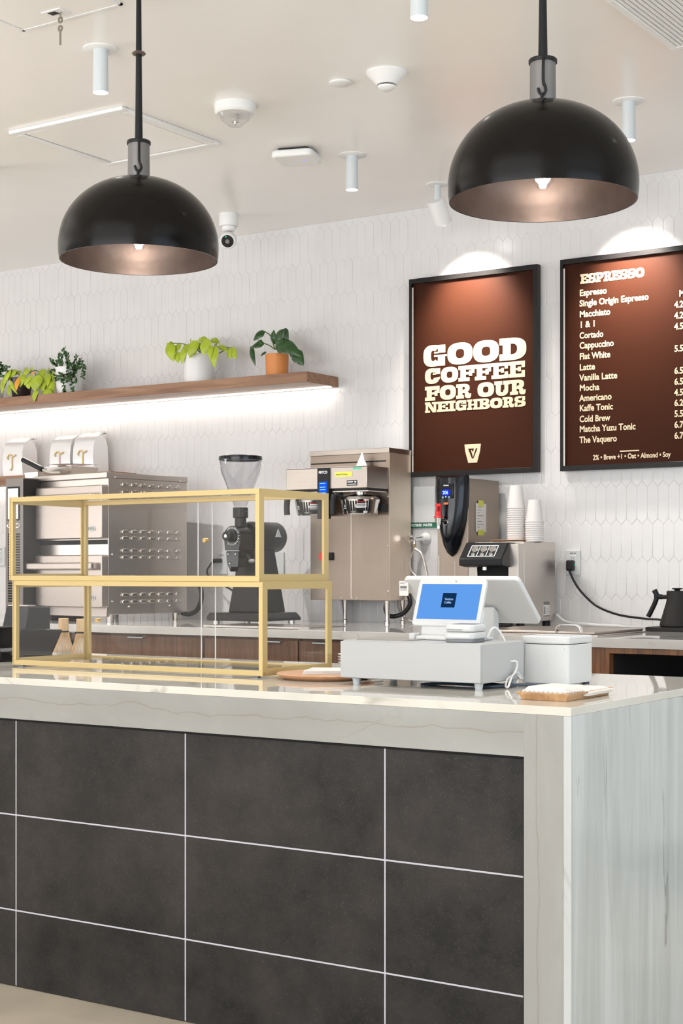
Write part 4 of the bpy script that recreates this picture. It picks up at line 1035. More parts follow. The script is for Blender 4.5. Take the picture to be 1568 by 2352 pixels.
# ------------------------------------------------------------------ drop-in steel lid, small items at the right
li = thing('insert_pan_lid', 'stainless drop-in lid with a bent chrome handle in the worktop', 'lid', (-3.08, 6.48, HB))
MB().box((-.36, -.32, 0), (.30, .30, .004)).build('rim_flange', M_steels, li, bevel=.001)
MB().box((-.33, -.285, .004), (.27, .25, .016)).build('lid_plate', M_steel, li, bevel=.004)
hx = on_z(1306, 1452, HB+.016); hx = (hx.x+3.08, hx.y-6.48)
mb = MB(); pts = [(hx[0]-.062, hx[1], .016), (hx[0]-.056, hx[1], .040), (hx[0]-.038, hx[1], .050), (hx[0]+.038, hx[1], .050), (hx[0]+.056, hx[1], .040), (hx[0]+.062, hx[1], .016)]
n = len(pts); vs = [(p[0], p[1]-.012, p[2]) for p in pts]+[(p[0], p[1]+.012, p[2]) for p in pts]; ins = [(p[0]*.0+hx[0]+(p[0]-hx[0])*.92, p[1]-.012, p[2]-.004) for p in pts]+[(hx[0]+(p[0]-hx[0])*.92, p[1]+.012, p[2]-.004) for p in pts]
fs = [(i, i+1, n+i+1, n+i) for i in range(n-1)]+[(2*n+i, 3*n+i, 3*n+i+1, 2*n+i+1) for i in range(n-1)]+[(i, 2*n+i, 2*n+i+1, i+1) for i in range(n-1)]+[(n+i, n+i+1, 3*n+i+1, 3*n+i) for i in range(n-1)]
mb.add(vs+ins, fs).build('handle', M_chrome, li, bevel=.001)
wc = thing('white_cable', 'white cable lying along the foot of the tiles behind the steel lid', 'cable', (-3.2, 7.12, HB))
q = lambda px, py, Y: on_y(px, py, Y)-Vector((-3.2, 7.12, HB))
MB().tube([(-.24, .0, .06), q(1300, 1428, 7.14), q(1350, 1434, 7.14), q(1420, 1438, 7.13), q(1490, 1441, 7.1)], .0075, 8).build('cable', M_cable, wc)
sp_ = on_z(800, 1444, HB+.001)
dp = thing('steel_drip_plate', 'flat steel plate let into the worktop before the tall brewer', 'plate', (-4.62, 6.36, HB))
MB().box((-.36, -.16, 0), (.30, .16, .004)).build('plate', M_steels, dp, bevel=.001)

# ------------------------------------------------------------------ kettle
kc = on_y(1553, 1436, 6.86)
kb = thing('kettle_heater', 'black square power base with the kettle cord', 'kettle base', (kc.x, 6.86, HB))
MB().rbox((-.118, -.095, 0), (.13, .095, .020), .012, 'z').build('base_plate', M_blacksat, kb, bevel=.0015)
oo = ok_.location-kb.location
MB().tube([(-.09, .08, .012), (-.12, .12, .045), on_y(1480, 1421, 7.08)-kb.location, on_y(1420, 1412, 7.13)-kb.location, on_y(1370, 1392, 7.15)-kb.location, on_y(1335, 1360, 7.15)-kb.location, on_y(1318, 1335, 7.14)-kb.location, (oo.x-.004, oo.y-.035, oo.z-.045)], .0058, 10).build('power_cord', M_black, kb)
mb = MB(); mb.box((oo.x-.019, oo.y-.05, oo.z-.042), (oo.x+.015, oo.y-.008, oo.z+.012)); pg = mb.build('plug', M_black, kb, bevel=.008, seg=3)
MB().cyl((oo.x+.016, oo.y-.012, oo.z-.012), (oo.x+.016, oo.y-.009, oo.z-.012), .004, n=10).build('green_light', M_gled, pg)
ke = thing('kettle', 'matte black pour kettle with angled handle at the right edge', 'kettle', (kc.x+.004, 6.86, HB+.020))
MB().lathe([(0, 0), (.074, 0), (.080, .004), (.081, .012), (.079, .02), (.051, .115), (.049, .125), (.049, .165), (.046, .168), (0, .168)], n=48).build('body', M_blacksat, ke)
MB().lathe([(0, .168), (.012, .168), (.013, .173), (.024, .176), (.025, .181), (0, .182)], n=32).build('lid_knob', M_black, ke)
mb = MB(); mb.tube([(-.046, 0, .139), (-.085, 0, .139)], .010, 12); mb.tube([(-.075, 0, .139), (-.096, 0, .142), (-.106, 0, .158), (-.113, 0, .170)], (.012, .0125), 12); mb.tube([(-.100, 0, .148), (-.104, 0, .125), (-.122, 0, .085), (-.143, 0, .046)], .0115, 12); mb.sphere((-.101, 0, .140), (.014, .012, .015), 14, 8)
mb.build('handle', M_black, ke)
MB().tube([(.06, -.0, .06), (.10, 0, .075), (.115, 0, .12), (.15, 0, .155)], (.012, .007), 12).build('spout', M_blacksat, ke)

# ------------------------------------------------------------------ framed boards
def framed(name, label, x0, x1, z0, z1, grp='framed brown boards on the tiled wall'):
    t = thing(name, label, 'sign', ((x0+x1)/2, 7.15, (z0+z1)/2), 0, grp)
    hw, hh, fw = (x1-x0)/2, (z1-z0)/2, .026
    mb = MB(); y0, y1 = 0, .036
    mb.box((-hw, y0, -hh), (-hw+fw*.62, y1, hh)); mb.box((hw-fw, y0, -hh), (hw, y1, hh)); mb.box((-hw+fw*.62, y0, hh-fw), (hw-fw, y1, hh)); mb.box((-hw+fw*.62, y0, -hh), (hw-fw, y1, -hh+fw))
    mb.build('frame', M_frame, t, bevel=.001)
    MB().box((-hw+fw*.62, .018, -hh+fw), (hw-fw, .030, hh-fw)).build('panel', M_brown, t)
    MB().box((-hw+fw*.62+.001, .004, -hh+fw), (-hw+fw*.62+.010, .019, hh-fw-.02)).build('inner_edge', M_steels, t)
    MB().box((-hw+.05, .030, -hh+.05), (hw-.05, .0425, hh-.05)).build('standoff', M_black, t)
    return t
b1 = framed('poster_board', 'framed brown board reading GOOD COFFEE FOR OUR NEIGHBORS', -4.328, -3.561, 1.833, 2.898)
b2 = framed('menu_board', 'framed brown menu board headed ESPRESSO with drink prices', -3.434, -2.667, 1.833, 2.904)
yf = .0165; yk = .0182
o1 = b1.location; L_ = lambda z: z-o1.z
mb = MB(); xa, xb = -4.247-o1.x, -3.632-o1.x
slab_line(mb, 'GOOD', xa, xb, L_(2.419), L_(2.535), yf, yk); slab_line(mb, 'COFFEE', xa+.010, xb-.008, L_(2.328), L_(2.411), yf, yk); slab_line(mb, 'FOR OUR', xa+.010, xb-.004, L_(2.238), L_(2.315), yf, yk); slab_line(mb, 'NEIGHBORS', xa+.010, xb-.004, L_(2.175), L_(2.230), yf, yk, .01)
mb.build('slogan_lettering', M_cream, b1, smooth=False)
c1 = on_y(1081.5, 1041, 7.15)-o1
mb = MB(); mb.prism([(c1.x-.049, c1.z+.049), (c1.x+.049, c1.z+.049), (c1.x+.044, c1.z+.010), (c1.x+.026, c1.z-.049), (c1.x-.026, c1.z-.049), (c1.x-.044, c1.z+.010)], 'y', yf, yk); lg = mb.build('logo_badge', M_cream, b1, smooth=False)
mb = MB()
for P_ in ([(-.027, .026), (-.014, .026), (-.002, -.006), (.002, -.026), (-.004, -.026)], [(.029, .026), (.020, .026), (.000, -.026), (.005, -.026)], [(-.014, .026), (-.012, .018), (.001, .018), (.001, .026)], [(.0, .026), (.008, .026), (.003, .010), (-.003, .010)]): mb.prism([(c1.x+a*1.0, c1.z+b) for a, b in P_], 'y', yf-.0008, yk)
mb.build('logo_monogram', M_brown, lg, smooth=False)
o2 = b2.location
mp = lambda px, py: on_y(px, py, 7.15)-o2
mb = MB(); p = mp(1329, 652); q_ = mp(1476, 638); slab_line(mb, 'ESPRESSO', p.x, q_.x, p.z+.002, p.z+.050, yf, yk, .0)
mb.build('heading_lettering', M_cream, b2, smooth=False)
mb = MB()
names = [('Espresso', 679, 63), ('Single Origin Espresso', 703, 159), ('Macchiato', 728, 71), ('1 & 1', 752, 35), ('Cortado', 777, 55), ('Cappuccino', 800, 79), ('Flat White', 825, 71), ('Latte', 850, 36), ('Vanilla Latte', 874, 87), ('Mocha', 897.5, 46), ('Americano', 921, 74), ('Kaffe Tonic', 944, 77), ('Cold Brew', 969, 71), ('Matcha Yuzu Tonic', 992, 129), ('The Vaquero', 1017, 86)]
def fit_text(mb, txt, x, z, size, width):
    tmp = MB(); text_into(tmp, txt, 0, 0, size, yf, 0, 1, .028)
    mx = max(v[0] for v in tmp.v); s = width/mx
    mb.add([(x+v[0]*s, v[1], z+v[2]) for v in tmp.v], tmp.f)
for txt, py, wpx in names:
    p = mp(1327, py); q_ = mp(1327+wpx, py)
    mb = MB(); fit_text(mb, txt, p.x, p.z, .0445, q_.x-p.x); mb.build('drink_name', M_cream, b2, smooth=False)
for txt, py in (('4.25', 706), ('4.25', 731), ('4.50', 756), ('5.50', 807), ('6', 834), ('6.50', 858), ('6.50', 883), ('4.50', 908), ('6.25', 932), ('5.50', 957), ('6.75', 982), ('6.75', 1007)):
    p = mp(1545 if len(txt) > 1 else 1566, py); mb = MB(); text_into(mb, txt, p.x, p.z, .044, yf, 0, .86, .028); mb.build('price_figure', M_cream, b2, smooth=False)
p = mp(1556, 680); mb = MB(); text_into(mb, 'M', p.x, p.z, .044, yf, 0, .86, .028); mb.build('column_heading', M_cream, b2, smooth=False)
mb = MB(); p = mp(1358, 1056); q_ = mp(1537, 1050)
fit_text(mb, '2% \u2022 Breve +1 \u2022 Oat \u2022 Almond \u2022 Soy', p.x, p.z, .035, q_.x-p.x)
p = mp(1420, 1036); q_ = mp(1464, 1036); mb.box((p.x, yf, p.z-.003), (q_.x, yk, p.z+.003))
mb.build('milk_note', M_cream, b2, smooth=False)

# ------------------------------------------------------------------ glass pastry case, two tiers
def case_tier(name, label, x0, x1, y0, y1, z0, z1, feet, knob):
    t = thing(name, label, 'display case', ((x0+x1)/2, (y0+y1)/2, z0), 0, 'stacked glass display cases')
    a, b, h, e = (x1-x0)/2, (y1-y0)/2, z1-z0, .017
    s0 = .006 if feet else 0
    mb = MB()
    for y in (-b, b-e):
        for z in (s0, h-e): mb.box((-a, y, z), (a, y+e, z+e))
        for x in (-a, a-.012): mb.box((x, y, s0+e), (x+.012, y+e, h-e))
    mb.build('frame', M_gold, t, bevel=.0008)
    # flat end frames, mitred look: a wide plate frame on each end
    for sx in (-1, 1):
        mb = MB(); x_a, x_b = (a, a+.004) if sx > 0 else (-a-.004, -a)
        w_ = .026
        mb.box((x_a, -b-.001, s0), (x_b, -b+w_, h)); mb.box((x_a, b-w_, s0), (x_b, b+.001, h)); mb.box((x_a, -b+w_, s0), (x_b, b-w_, s0+.024)); mb.box((x_a, -b+w_, h-.024), (x_b, b-w_, h))
        ef = mb.build('end_frame', M_gold, t)
        for y in (-b+.008, b-.008):
            for z in (s0+.008, h-.008): MB().cyl((sx*(a+.003), y, z), (sx*(a+.0052), y, z), .0028, n=12).build('screw', M_brass, ef)
    g_ = .002
    MB().box((-a+.012, -b+.007, s0+.006), (a-.012, -b+.007+g_, h-.006)).build('front_pane', M_glass, t, smooth=False)
    for sx in (-1, 1): MB().box((sx*(a-.003), -b+.01, s0+.006), (sx*(a-.003-g_), b-.01, h-.006)).build('end_pane', M_glass, t, smooth=False)
    MB().box((-a+.01, -b+.01, h-.008), (a-.01, b-.01, h-.008+g_)).build('top_pane', M_glass, t, smooth=False)
    MB().box((-a+.01, -b+.01, s0+.012), (a-.01, b-.01, s0+.012+g_)).build('floor_pane', M_glass, t, smooth=False)
    for k, (p, q_, yy) in enumerate(((-a+.014, .06, b-.007), (.0, a-.014, b-.012))):
        d = MB().box((p, yy, s0+.010), (q_, yy+.002, h-.010)).build('sliding_pane', M_glass, t, smooth=False)
        ex = q_ if k == 0 else p
        MB().box((ex-.0012, yy-.0005, s0+.012), (ex+.0012, yy+.0025, h-.012)).build('polished_edge', M_whiteink, d)
        if k == knob[0]: MB().cyl((knob[1]-(x0+x1)/2, yy-.001, knob[2]-z0), (knob[1]-(x0+x1)/2, yy-.018, knob[2]-z0), .008, n=16).build('knob', M_brass, d)
    if feet:
        for sx in (-1, 1):
            for sy in (-1, 1): MB().box((sx*(a-.03)-.012, sy*(b-.012)-.008, 0), (sx*(a-.03)+.012, sy*(b-.012)+.008, .0062)).build('foot', M_rubber, t)
    return t
case_tier('display_case', 'lower tier of the gold framed glass case on the counter', -4.034, -2.934, 3.947, 4.338, HF, 1.2935, True, (0, -3.975, 1.144))
case_tier('display_case', 'upper tier of the gold framed glass case, stacked on the lower one', -4.048, -2.946, 3.945, 4.336, 1.294, 1.5905, False, (1, -3.455, 1.437))

# matcha whisks and the black devices behind the case's left end
def whisk(px, Y, label, sc_=1.0):
    c = on_y(px, 1500, Y); t = thing('bamboo_whisk', label, 'whisk', (c.x, Y, HF), 0, 'bamboo whisks behind the glass case')
    MB().lathe([(0, 0), (.026, 0), (.037, .012), (.036, .03), (.022, .072), (.0, .08)], n=26).build('whisk_stand', M_ceramic, t)
    mb = MB()
    for i in range(34):
        t0 = 2*PI*i/34
        mb.tube([(.0195*math.cos(t0), .0195*math.sin(t0), .095), (.027*math.cos(t0), .027*math.sin(t0), .06), (.0385*math.cos(t0), .0385*math.sin(t0), .022), (.038*math.cos(t0), .038*math.sin(t0), .010)], .0016, 5, 3)
    mb.build('tine', M_bamboo, t)
    MB().lathe([(.0205, .090), (.0220, .092), (.0215, .096), (.0205, .098)], n=24).build('thread', M_ink, t)
    MB().lathe([(0, .094), (.0195, .094), (.0205, .10), (.0205, .147), (.019, .149), (.0, .144)], n=28).build('handle', M_bamboo, t)
whisk(146, 4.60, 'bamboo whisk with a paler dry tuft, the one nearer the black devices')
whisk(187, 4.56, 'bamboo whisk next to the rear corner post of the case')
rp = on_y(60, 1500, 4.33)
pr = thing('receipt_printer', 'dark grey upright printer on the counter behind the case end', 'printer', (rp.x, 4.33, HF))
mb = MB(); mb.prism([(-.075, 0), (.07, 0), (.07, .20), (-.045, .205), (-.075, .10)], 'x', -.062, .062); mb.build('housing', mat('dark_grey_housing', (.030, .031, .035), .35, spec=.25), pr, bevel=.006, seg=3)
MB().box((-.052, -.046, .2035), (.052, .0, .2085)).build('paper_slot_lid', M_steels, pr, bevel=.001)
tb = on_y(84, 1490, 4.16)
td = thing('tilted_tablet', 'black tablet tilted back on a stand beside the grey printer', 'tablet', (tb.x, 4.16, HF), R(15))
mb = MB(); Mt = Matrix.Translation((0, 0, .072)) @ Matrix.Rotation(R(48), 4, 'X')
mb.add([Mt @ Vector(p) for p in [(-.085, -.062, 0), (.085, -.062, 0), (.085, .062, 0), (-.085, .062, 0), (-.085, -.062, .008), (.085, -.062, .008), (.085, .062, .008), (-.085, .062, .008)]], [(0, 3, 2, 1), (4, 5, 6, 7), (0, 1, 5, 4), (1, 2, 6, 5), (2, 3, 7, 6), (3, 0, 4, 7)])
mb.build('tablet_body', M_bgloss, td, bevel=.002)
mb = MB(); mb.prism([(-.05, 0), (.07, 0), (.05, .012), (.01, .075), (-.012, .066), (-.02, .012)], 'x', -.045, .045); mb.build('stand', M_black, td, bevel=.003)
lp = on_y(2, 1500, 4.14)
hs_ = thing('black_handset', 'black slanted device left of the case, cut by the left edge', 'device', (lp.x, 4.14, HF))
mb = MB(); mb.prism([(-.05, 0), (.045, 0), (.050, .035), (.030, .055), (.045, .13), (.030, .135), (-.0, .055), (-.05, .03)], 'y', -.05, .05); mb.build('body', M_black, hs_, bevel=.006, seg=3)
MB().box((-.05, -.07, 0), (.048, -.05, .02)).build('lip', M_black, hs_, bevel=.004)

# ------------------------------------------------------------------ serving board, napkin, plates
bd = thing('round_board', 'round wooden board beside the display case', 'board', (-2.759, 4.05, HF))
MB().lathe([(0, 0), (.128, 0), (.150, .010), (.156, .016), (.153, .019), (0, .0185)], n=64).build('board', M_board, bd)
np_ = thing('paper_napkin', 'folded white napkins lying on the round board', 'napkin', (-2.725, 4.045, HF+.019), R(24))
mb = MB()
for k in range(4): mb.box((-.085+k*.0015, -.075-k*.001, k*.0032), (.085-k*.001, .075-k*.0015, k*.0032+.0028))
mb.build('folded_sheets', M_paper, np_, bevel=.001)
pc = (-2.868, 4.43)
for k in range(6):
    if k == 0:
        p0 = thing('white_plate', '', 'plate', (pc[0], pc[1], HF), 0, 'white plates stacked behind the round board')
        MB().lathe([(0, 0), (.052, 0), (.055, .002), (.080, .010), (.082, .0122), (.079, .0128), (.054, .0065), (0, .0055)], n=52).build('plate', M_ceramic, p0); pk = p0
    else: pk = dup(p0, (pc[0]+random.uniform(-.0008, .0008), pc[1]+random.uniform(-.0008, .0008), HF+k*.0092))
    pk['label'] = 'topmost white plate of the stack behind the cash drawer' if k == 5 else 'white plate in the stack behind the cash drawer, below the topmost'

# ------------------------------------------------------------------ point of sale
cdw = thing('cash_drawer', 'white cash drawer on short feet carrying the sales screen', 'cash drawer', (-2.3465, 3.885, HF))
hw = .2385
MB().box((-hw, .002, .019), (hw, .26, .133)).build('drawer_case', M_whitem, cdw, bevel=.003, seg=3)
MB().box((-hw, -.012, .021), (hw, .0, .130)).build('drawer_front', M_whitem, cdw, bevel=.002)
for x in (-hw+.035, hw-.025):
    for y in (.025, .235): MB().lathe([(0, 0), (.0105, 0), (.0135, .019), (0, .019)], (x, y, 0), 20).build('foot', M_rubber if False else M_lampbody, cdw)
mt = thing('grey_mat', 'thin grey mat at the left end of the cash drawer top', 'mat', (-2.47, 4.00, 1.121))
MB().rbox((-.09, -.09, 0), (.10, .10, .003), .02, 'z').build('sheet', mat('grey_mat', (.30, .285, .26), .5), mt)
# customer facing screen, leaning back
BLy = 4.035
bl = on_y(944, 1436, BLy); br_ = on_y(1100, 1436, BLy)
sw = (br_.x-bl.x); scx = (bl.x+br_.x)/2
sn = thing('customer_screen', 'white tilted customer screen lit blue with a dark logo square', 'screen', (scx, BLy, 1.1215))
tilt = R(-20)
zb_ = bl.z-1.1215
Mt = Matrix.Translation((0, 0, zb_)) @ Matrix.Rotation(tilt, 4, 'X')
shh = .150
def rr_poly(x0, x1, z0, z1, r, n=5):
    pts = []
    for cx, cy, a0 in ((x1-r, z1-r, 0), (x0+r, z1-r, 90), (x0+r, z0+r, 180), (x1-r, z0+r, 270)):
        for k in range(n+1): t = R(a0+90*k/n); pts.append((cx+r*math.cos(t), cy+r*math.sin(t)))
    return pts
mb = MB(); mb.prism(rr_poly(-sw/2, sw/2, 0, shh, .012), 'y', 0, .012, Mt); mb.build('bezel', M_white, sn, bevel=.003, seg=3)
mb = MB(); mb.prism(rr_poly(-sw/2+.014, sw/2-.014, .021, shh-.017, .001, 1), 'y', -.0012, .002, Mt); pn_ = mb.build('display', M_screen, sn, smooth=False)
mb = MB(); mb.prism(rr_poly(-.0245, .0225, .058, .104, .0005, 1), 'y', -.0018, .0, Mt); lg = mb.build('logo_square', M_logo, pn_, smooth=False)
tm = MB(); text_into(tm, 'Venture', -.0155, .081, .0105, -.0024, 0, .86, .03); text_into(tm, 'Coffee', -.0155, .0705, .0105, -.0024, 0, .86, .03)
mb = MB(); mb.add(tm.v, tm.f, Mt); mb.build('logo_words', M_logotxt, lg, smooth=False)
tm = MB(); text_into(tm, 'Clover', -.018, .006, .0115, -.0008, 0, 1, .0)
mb = MB(); mb.add(tm.v, tm.f, Mt); mb.build('bezel_lettering', M_lampbody, sn, smooth=False)
mb = MB(); mb.cyl(Mt @ Vector((.012, -.0008, shh-.008)), Mt @ Vector((.012, .002, shh-.008)), .0016, n=12); mb.build('camera_dot', M_ink, sn)
mb = MB(); mb.prism([(.012, zb_+.02), (.03, zb_+.05), (.05, .012), (.085, .008), (.085, 0), (-.03, 0), (-.03, .010), (0.0, .014)], 'x', -.085, .12); mb.build('base', M_white, sn, bevel=.004, seg=3)
MB().box((-.105, -.035, 0), (-.085, .07, .020)).build('base_wing', M_white, sn, bevel=.003)
# large sales display seen from behind, laid well back
tY, bY = 4.30, 4.46
p1, p2, p3, p4 = on_y(924, 1327, tY), on_y(1182, 1327, tY), on_y(1252, 1427, bY), on_y(985, 1427, bY)
zt_ = (p1.z+p2.z)/2; zl = (p3.z+p4.z)/2
md = thing('sales_display', 'large white sales display seen from behind, leaning over the drawer', 'screen', ((p1.x+p2.x)/2, 4.38, HF))
O = md.location.copy(); wl_ = p2.x-p1.x
cxm = (p1.x+p2.x+p3.x+p4.x)/4-O.x; hwm = (p2.x-p1.x+p3.x-p4.x)/4
ux = Vector((1, 0, 0)); uy = Vector((0, tY-bY, zt_-zl)); ln = uy.length; uy.normalize(); uz = ux.cross(uy)
Md = Matrix.Translation(Vector((cxm, (tY+bY)/2-O.y, (zt_+zl)/2-O.z))) @ Matrix((ux, uy, uz)).transposed().to_4x4()
mb = MB(); mb.prism(rr_poly(-hwm, hwm, -ln/2, ln/2, .016), 'z', -.010, .008, Md); mb.build('display_shell', M_white, md, bevel=.004, seg=3)
mb = MB(); mb.prism(rr_poly(-hwm+.012, hwm-.012, -ln/2+.012, ln/2-.012, .006), 'z', .007, .0092, Md) if uz.y > 0 else mb.prism(rr_poly(-hwm+.012, hwm-.012, -ln/2+.012, ln/2-.012, .006), 'z', -.0112, -.009, Md)
mb.build('front_glass', M_bgloss, md)
mb = MB(); mb.prism([(-.05, 0), (.10, 0), (.10, .012), (.04, .03), (.03, zl-O.z+.03), (.0, zl-O.z+.05), (-.01, .03), (-.05, .012)], 'x', -.05, .09); mb.build('stand', M_white, md, bevel=.004)
sp = on_y(924, 1336, tY-.01)-O
MB().box((sp.x-.022, tY-O.y+.006, sp.z-.046), (sp.x+.012, tY-O.y+.008, sp.z+.002)).build('barcode_sticker', M_paper, md)
mb = MB()
for k in range(9): mb.box((sp.x-.018+k*.0028, tY-O.y+.0045, sp.z-.022), (sp.x-.0168+k*.0028+(k % 3)*.0004, tY-O.y+.0055, sp.z-.014))
mb.box((sp.x-.018, tY-O.y+.0045, sp.z-.006), (sp.x-.002, tY-O.y+.0055, sp.z-.004)); mb.box((sp.x-.018, tY-O.y+.0045, sp.z-.028), (sp.x+.006, tY-O.y+.0055, sp.z-.026))
mb.build('barcode', M_greyink, md)
# card reader
cr = thing('card_reader', 'small rounded white card reader with grey base before the screen', 'card reader', (-2.205, 3.955, 1.121), R(6))
mb = MB(); mb.rbox((-.050, -.048, .010), (.050, .062, .030), .022, 'z'); mb.build('lower_body', M_white, cr, bevel=.006, seg=3)
mb = MB(); mb.rbox((-.0485, -.044, .0305), (.0485, .062, .052), .022, 'z'); hd_ = mb.build('upper_body', M_white, cr, bevel=.008, seg=4)
mb = MB(); mb.rbox((-.046, -.046, 0), (.046, .058, .011), .02, 'z'); mb.build('grey_base', M_rubber, cr, bevel=.003)
MB().box((-.036, -.0462, .0365), (.012, -.040, .0378)).build('card_slot', M_ink, hd_)
MB().rbox((-.034, -.02, .0515), (.034, .05, .0532), .008, 'z').build('touch_pad', M_collar, hd_)
# receipt cube
qc = thing('receipt_cube', 'white cube shaped receipt printer right of the cash drawer', 'printer', (-2.0485, 4.162, HF))
a_ = .0775
MB().rbox((-a_, 0, .006), (a_, .17, .122), .010, 'z').build('housing', M_white, qc, bevel=.002)
MB().rbox((-a_-.001, -.001, .1235), (a_+.001, .171, .147), .010, 'z').build('lid', M_white, qc, bevel=.006, seg=4)
mb = MB()
for x in (-a_+.012, a_-.018):
    for z in (.020, .110): mb.cyl((x, .0005, z), (x, -.0012, z), .0055, n=20)
mb.build('corner_dimple', M_lampbody, qc)
mb = MB(); mb.ring(-.006, .072, .022, .022, .0195, .0195, 0, 360, -.0008, .001, 2); mb.ring(-.006, .072, .012, .012, .009, .009, -60, 200, -.0008, .001, 2); mb.build('faint_emblem', M_white, qc)
for x in (-a_+.02, a_-.016):
    for y in (.012, .155): MB().cyl((x, y, 0), (x, y, .007), .010, n=16).build('foot', M_navy, qc)
# cables
q = lambda px, py, z: on_z(px, py, z)
cb = thing('usb_cable', 'white cable looping from the card reader down beside the drawer', 'cable', (-2.1, 4.06, HF))
O = cb.location.copy()
K = lambda px, py, Y: on_y(px, py, Y)-O
MB().tube([K(1118, 1466, 4.02), K(1128, 1446, 4.04), K(1140, 1443, 4.06), K(1156, 1466, 4.07), K(1168, 1500, 4.08), K(1181, 1540, 4.10), K(1196, 1560, 4.10)], .0032, 8).build('cable', M_cable, cb)
cb2 = thing('charging_cable', 'white cable with a tight loop lying between drawer and receipt cube', 'cable', (-2.1, 4.06, HF))
MB().tube([K(1122, 1566, 4.00), K(1130, 1545, 4.03), K(1145, 1528, 4.05), K(1170, 1520, 4.06), K(1186, 1520, 4.07), K(1186, 1535, 4.07), K(1178, 1550, 4.05), K(1165, 1560, 4.02), K(1161, 1576, 3.99), K(1167, 1577, 3.98), K(1176, 1552, 4.04), K(1188, 1545, 4.10), K(1200, 1560, 4.12)], .0032, 8).build('cable', M_cable, cb2)
db = thing('cable_bundle', 'dark cables bundled on the counter under the cash drawer', 'cable', (-2.25, 3.99, HF))
mb = MB()
for k in range(4): mb.tube([(-.10, .02-.02*k, .004), (.02, .01+.015*k, .006+.001*k), (.12, .03*k-.03, .006), (.17, .07+.012*k, .006), (.25, .135-.004*k, .008)], .0038, 8)
mb.build('cable', M_darkblue, db)

# ------------------------------------------------------------------ tray with folded cloths
wt_ = thing('wooden_tray', 'narrow wooden tray at the counter corner holding folded cloths', 'tray', (-1.815, 3.815, HF))
mb = MB(); a, b = .070, .140
prof = [(a*.93, b*.96, 0), (a*.95, b*.97, .006), (a*1.0, b*.995, .012), (a*1.09, b*1.035, .019), (a*1.10, b*1.04, .021), (a*1.06, b*1.02, .021), (a*.96, b*.975, .013), (a*.88, b*.93, .007)]
vs = []; fs = []
for x, y, z in prof: vs += [(-x, -y, z), (x, -y, z), (x, y, z), (-x, y, z)]
for i in range(len(prof)-1): fs += [(4*i+k, 4*i+(k+1) % 4, 4*i+4+(k+1) % 4, 4*i+4+k) for k in range(4)]
fs += [(3, 2, 1, 0), (4*(len(prof)-1), 4*(len(prof)-1)+1, 4*(len(prof)-1)+2, 4*(len(prof)-1)+3)]
mb.add(vs, fs).build('tray', M_tray, wt_, bevel=.0015)
def cloth(label, x, y, z, rz, w_, l_, th, side):
    t = thing('folded_cloth', label, 'cloth', (x, y, z), rz, 'cloths folded on the wooden tray')
    mb = MB(); n, m = 10, 12; rr = random.Random(int(z*1e5)); vs = []; fs = []
    for tp in (1, 0):
        for i in range(n+1):
            for j in range(m+1):
                u, v = i/n, j/m; ed = min(u, 1-u, v, 1-v)
                hgt = th*(1-(1-min(1, ed*7))**2*.6)*(1 if tp else 0)
                vs.append((-w_/2+w_*u, -l_/2+l_*v, hgt+(rr.gauss(0, .0008) if tp else 0)))
    N = (n+1)*(m+1)
    for i in range(n):
        for j in range(m):
            k = i*(m+1)+j; fs.append((k, k+m+1, k+m+2, k+1)); fs.append((N+k, N+k+1, N+k+m+2, N+k+m+1))
    for i in range(n):
        for j in (0, m):
            k = i*(m+1)+j; fs.append((k, k+m+1, N+k+m+1, N+k))
    for j in range(m):
        for i in (0, n):
            k = i*(m+1)+j; fs.append((k, k+1, N+k+1, N+k))
    mb.add(vs, fs).build('fold', M_napk, t, ang=60)
    mb = MB()
    for s_ in side:
        cnt = int((l_ if s_ in 'ew' else w_)/.0145)
        for k in range(cnt+1):
            q_ = -.5+(k+.5)/(cnt+1)
            p = {'e': (w_/2+.002, l_*q_, th*.45), 'w': (-w_/2-.002, l_*q_, th*.45), 's': (w_*q_, -l_/2-.002, th*.45), 'n': (w_*q_, l_/2+.002, th*.45)}[s_]
            mb.sphere(p, .0048, 8, 6)
    mb.build('pompom_trim', M_napk, t)
    return t
cloth('white folded cloth lying lowest on the tray, its pompom edge far right', -1.800, 3.865, HF+.0085, R(2), .125, .175, .017, 'e')
cloth('white folded cloth lying on top at the near end, pompoms round its edge', -1.818, 3.765, HF+.0095, R(-4), .125, .150, .026, 'es')

# ------------------------------------------------------------------ ceiling fittings
def down(px, py, label, loc=None, power=90, ang=84, blend=.8):
    p = on_z(px, py, ZC) if loc is None else Vector((*loc, ZC))
    t = thing('ceiling_downlight', label, 'ceiling light', (p.x, p.y, ZC), 0, 'cylinder downlights on the ceiling')
    MB().lathe([(0, 0), (.066, 0), (.066, -.003), (.062, -.005), (0, -.005)], n=40).build('canopy_plate', M_fix, t)
    MB().lathe([(.0, -.004), (.026, -.004), (.0275, -.006), (.0295, -.162), (.0285, -.165), (.0265, -.160), (0, -.160)], n=36).build('body', M_lampbody, t)
    MB().lathe([(0, -.1605), (.0262, -.1605), (.0262, -.1625), (0, -.1625)], n=32).build('lamp_disc', M_lamp, t)
    spot('downlight_beam', (p.x, p.y, ZC-.175), (p.x, p.y, 0), power, ang, blend, (1, .965, .935), .03)
    return t
down(231, 112, 'cylinder downlight near the left pendant rod')
p2_ = on_z(962, 40, ZC-.163); down(0, 0, 'cylinder downlight at the top centre, its plate cut by the top edge', (p2_.x, p2_.y))
down(808, 356, 'cylinder downlight between the flat wireless unit and the right pendant', None, 75, 116, .6)
down(1443, 232, 'cylinder downlight right of the right pendant', None, 22)
down(0, 0, 'unseen cylinder downlight added over the aisle to light the wall', (-5.6, 5.3), 150, 130, .4)  # unseen lamp added to brighten the low wall behind the machines
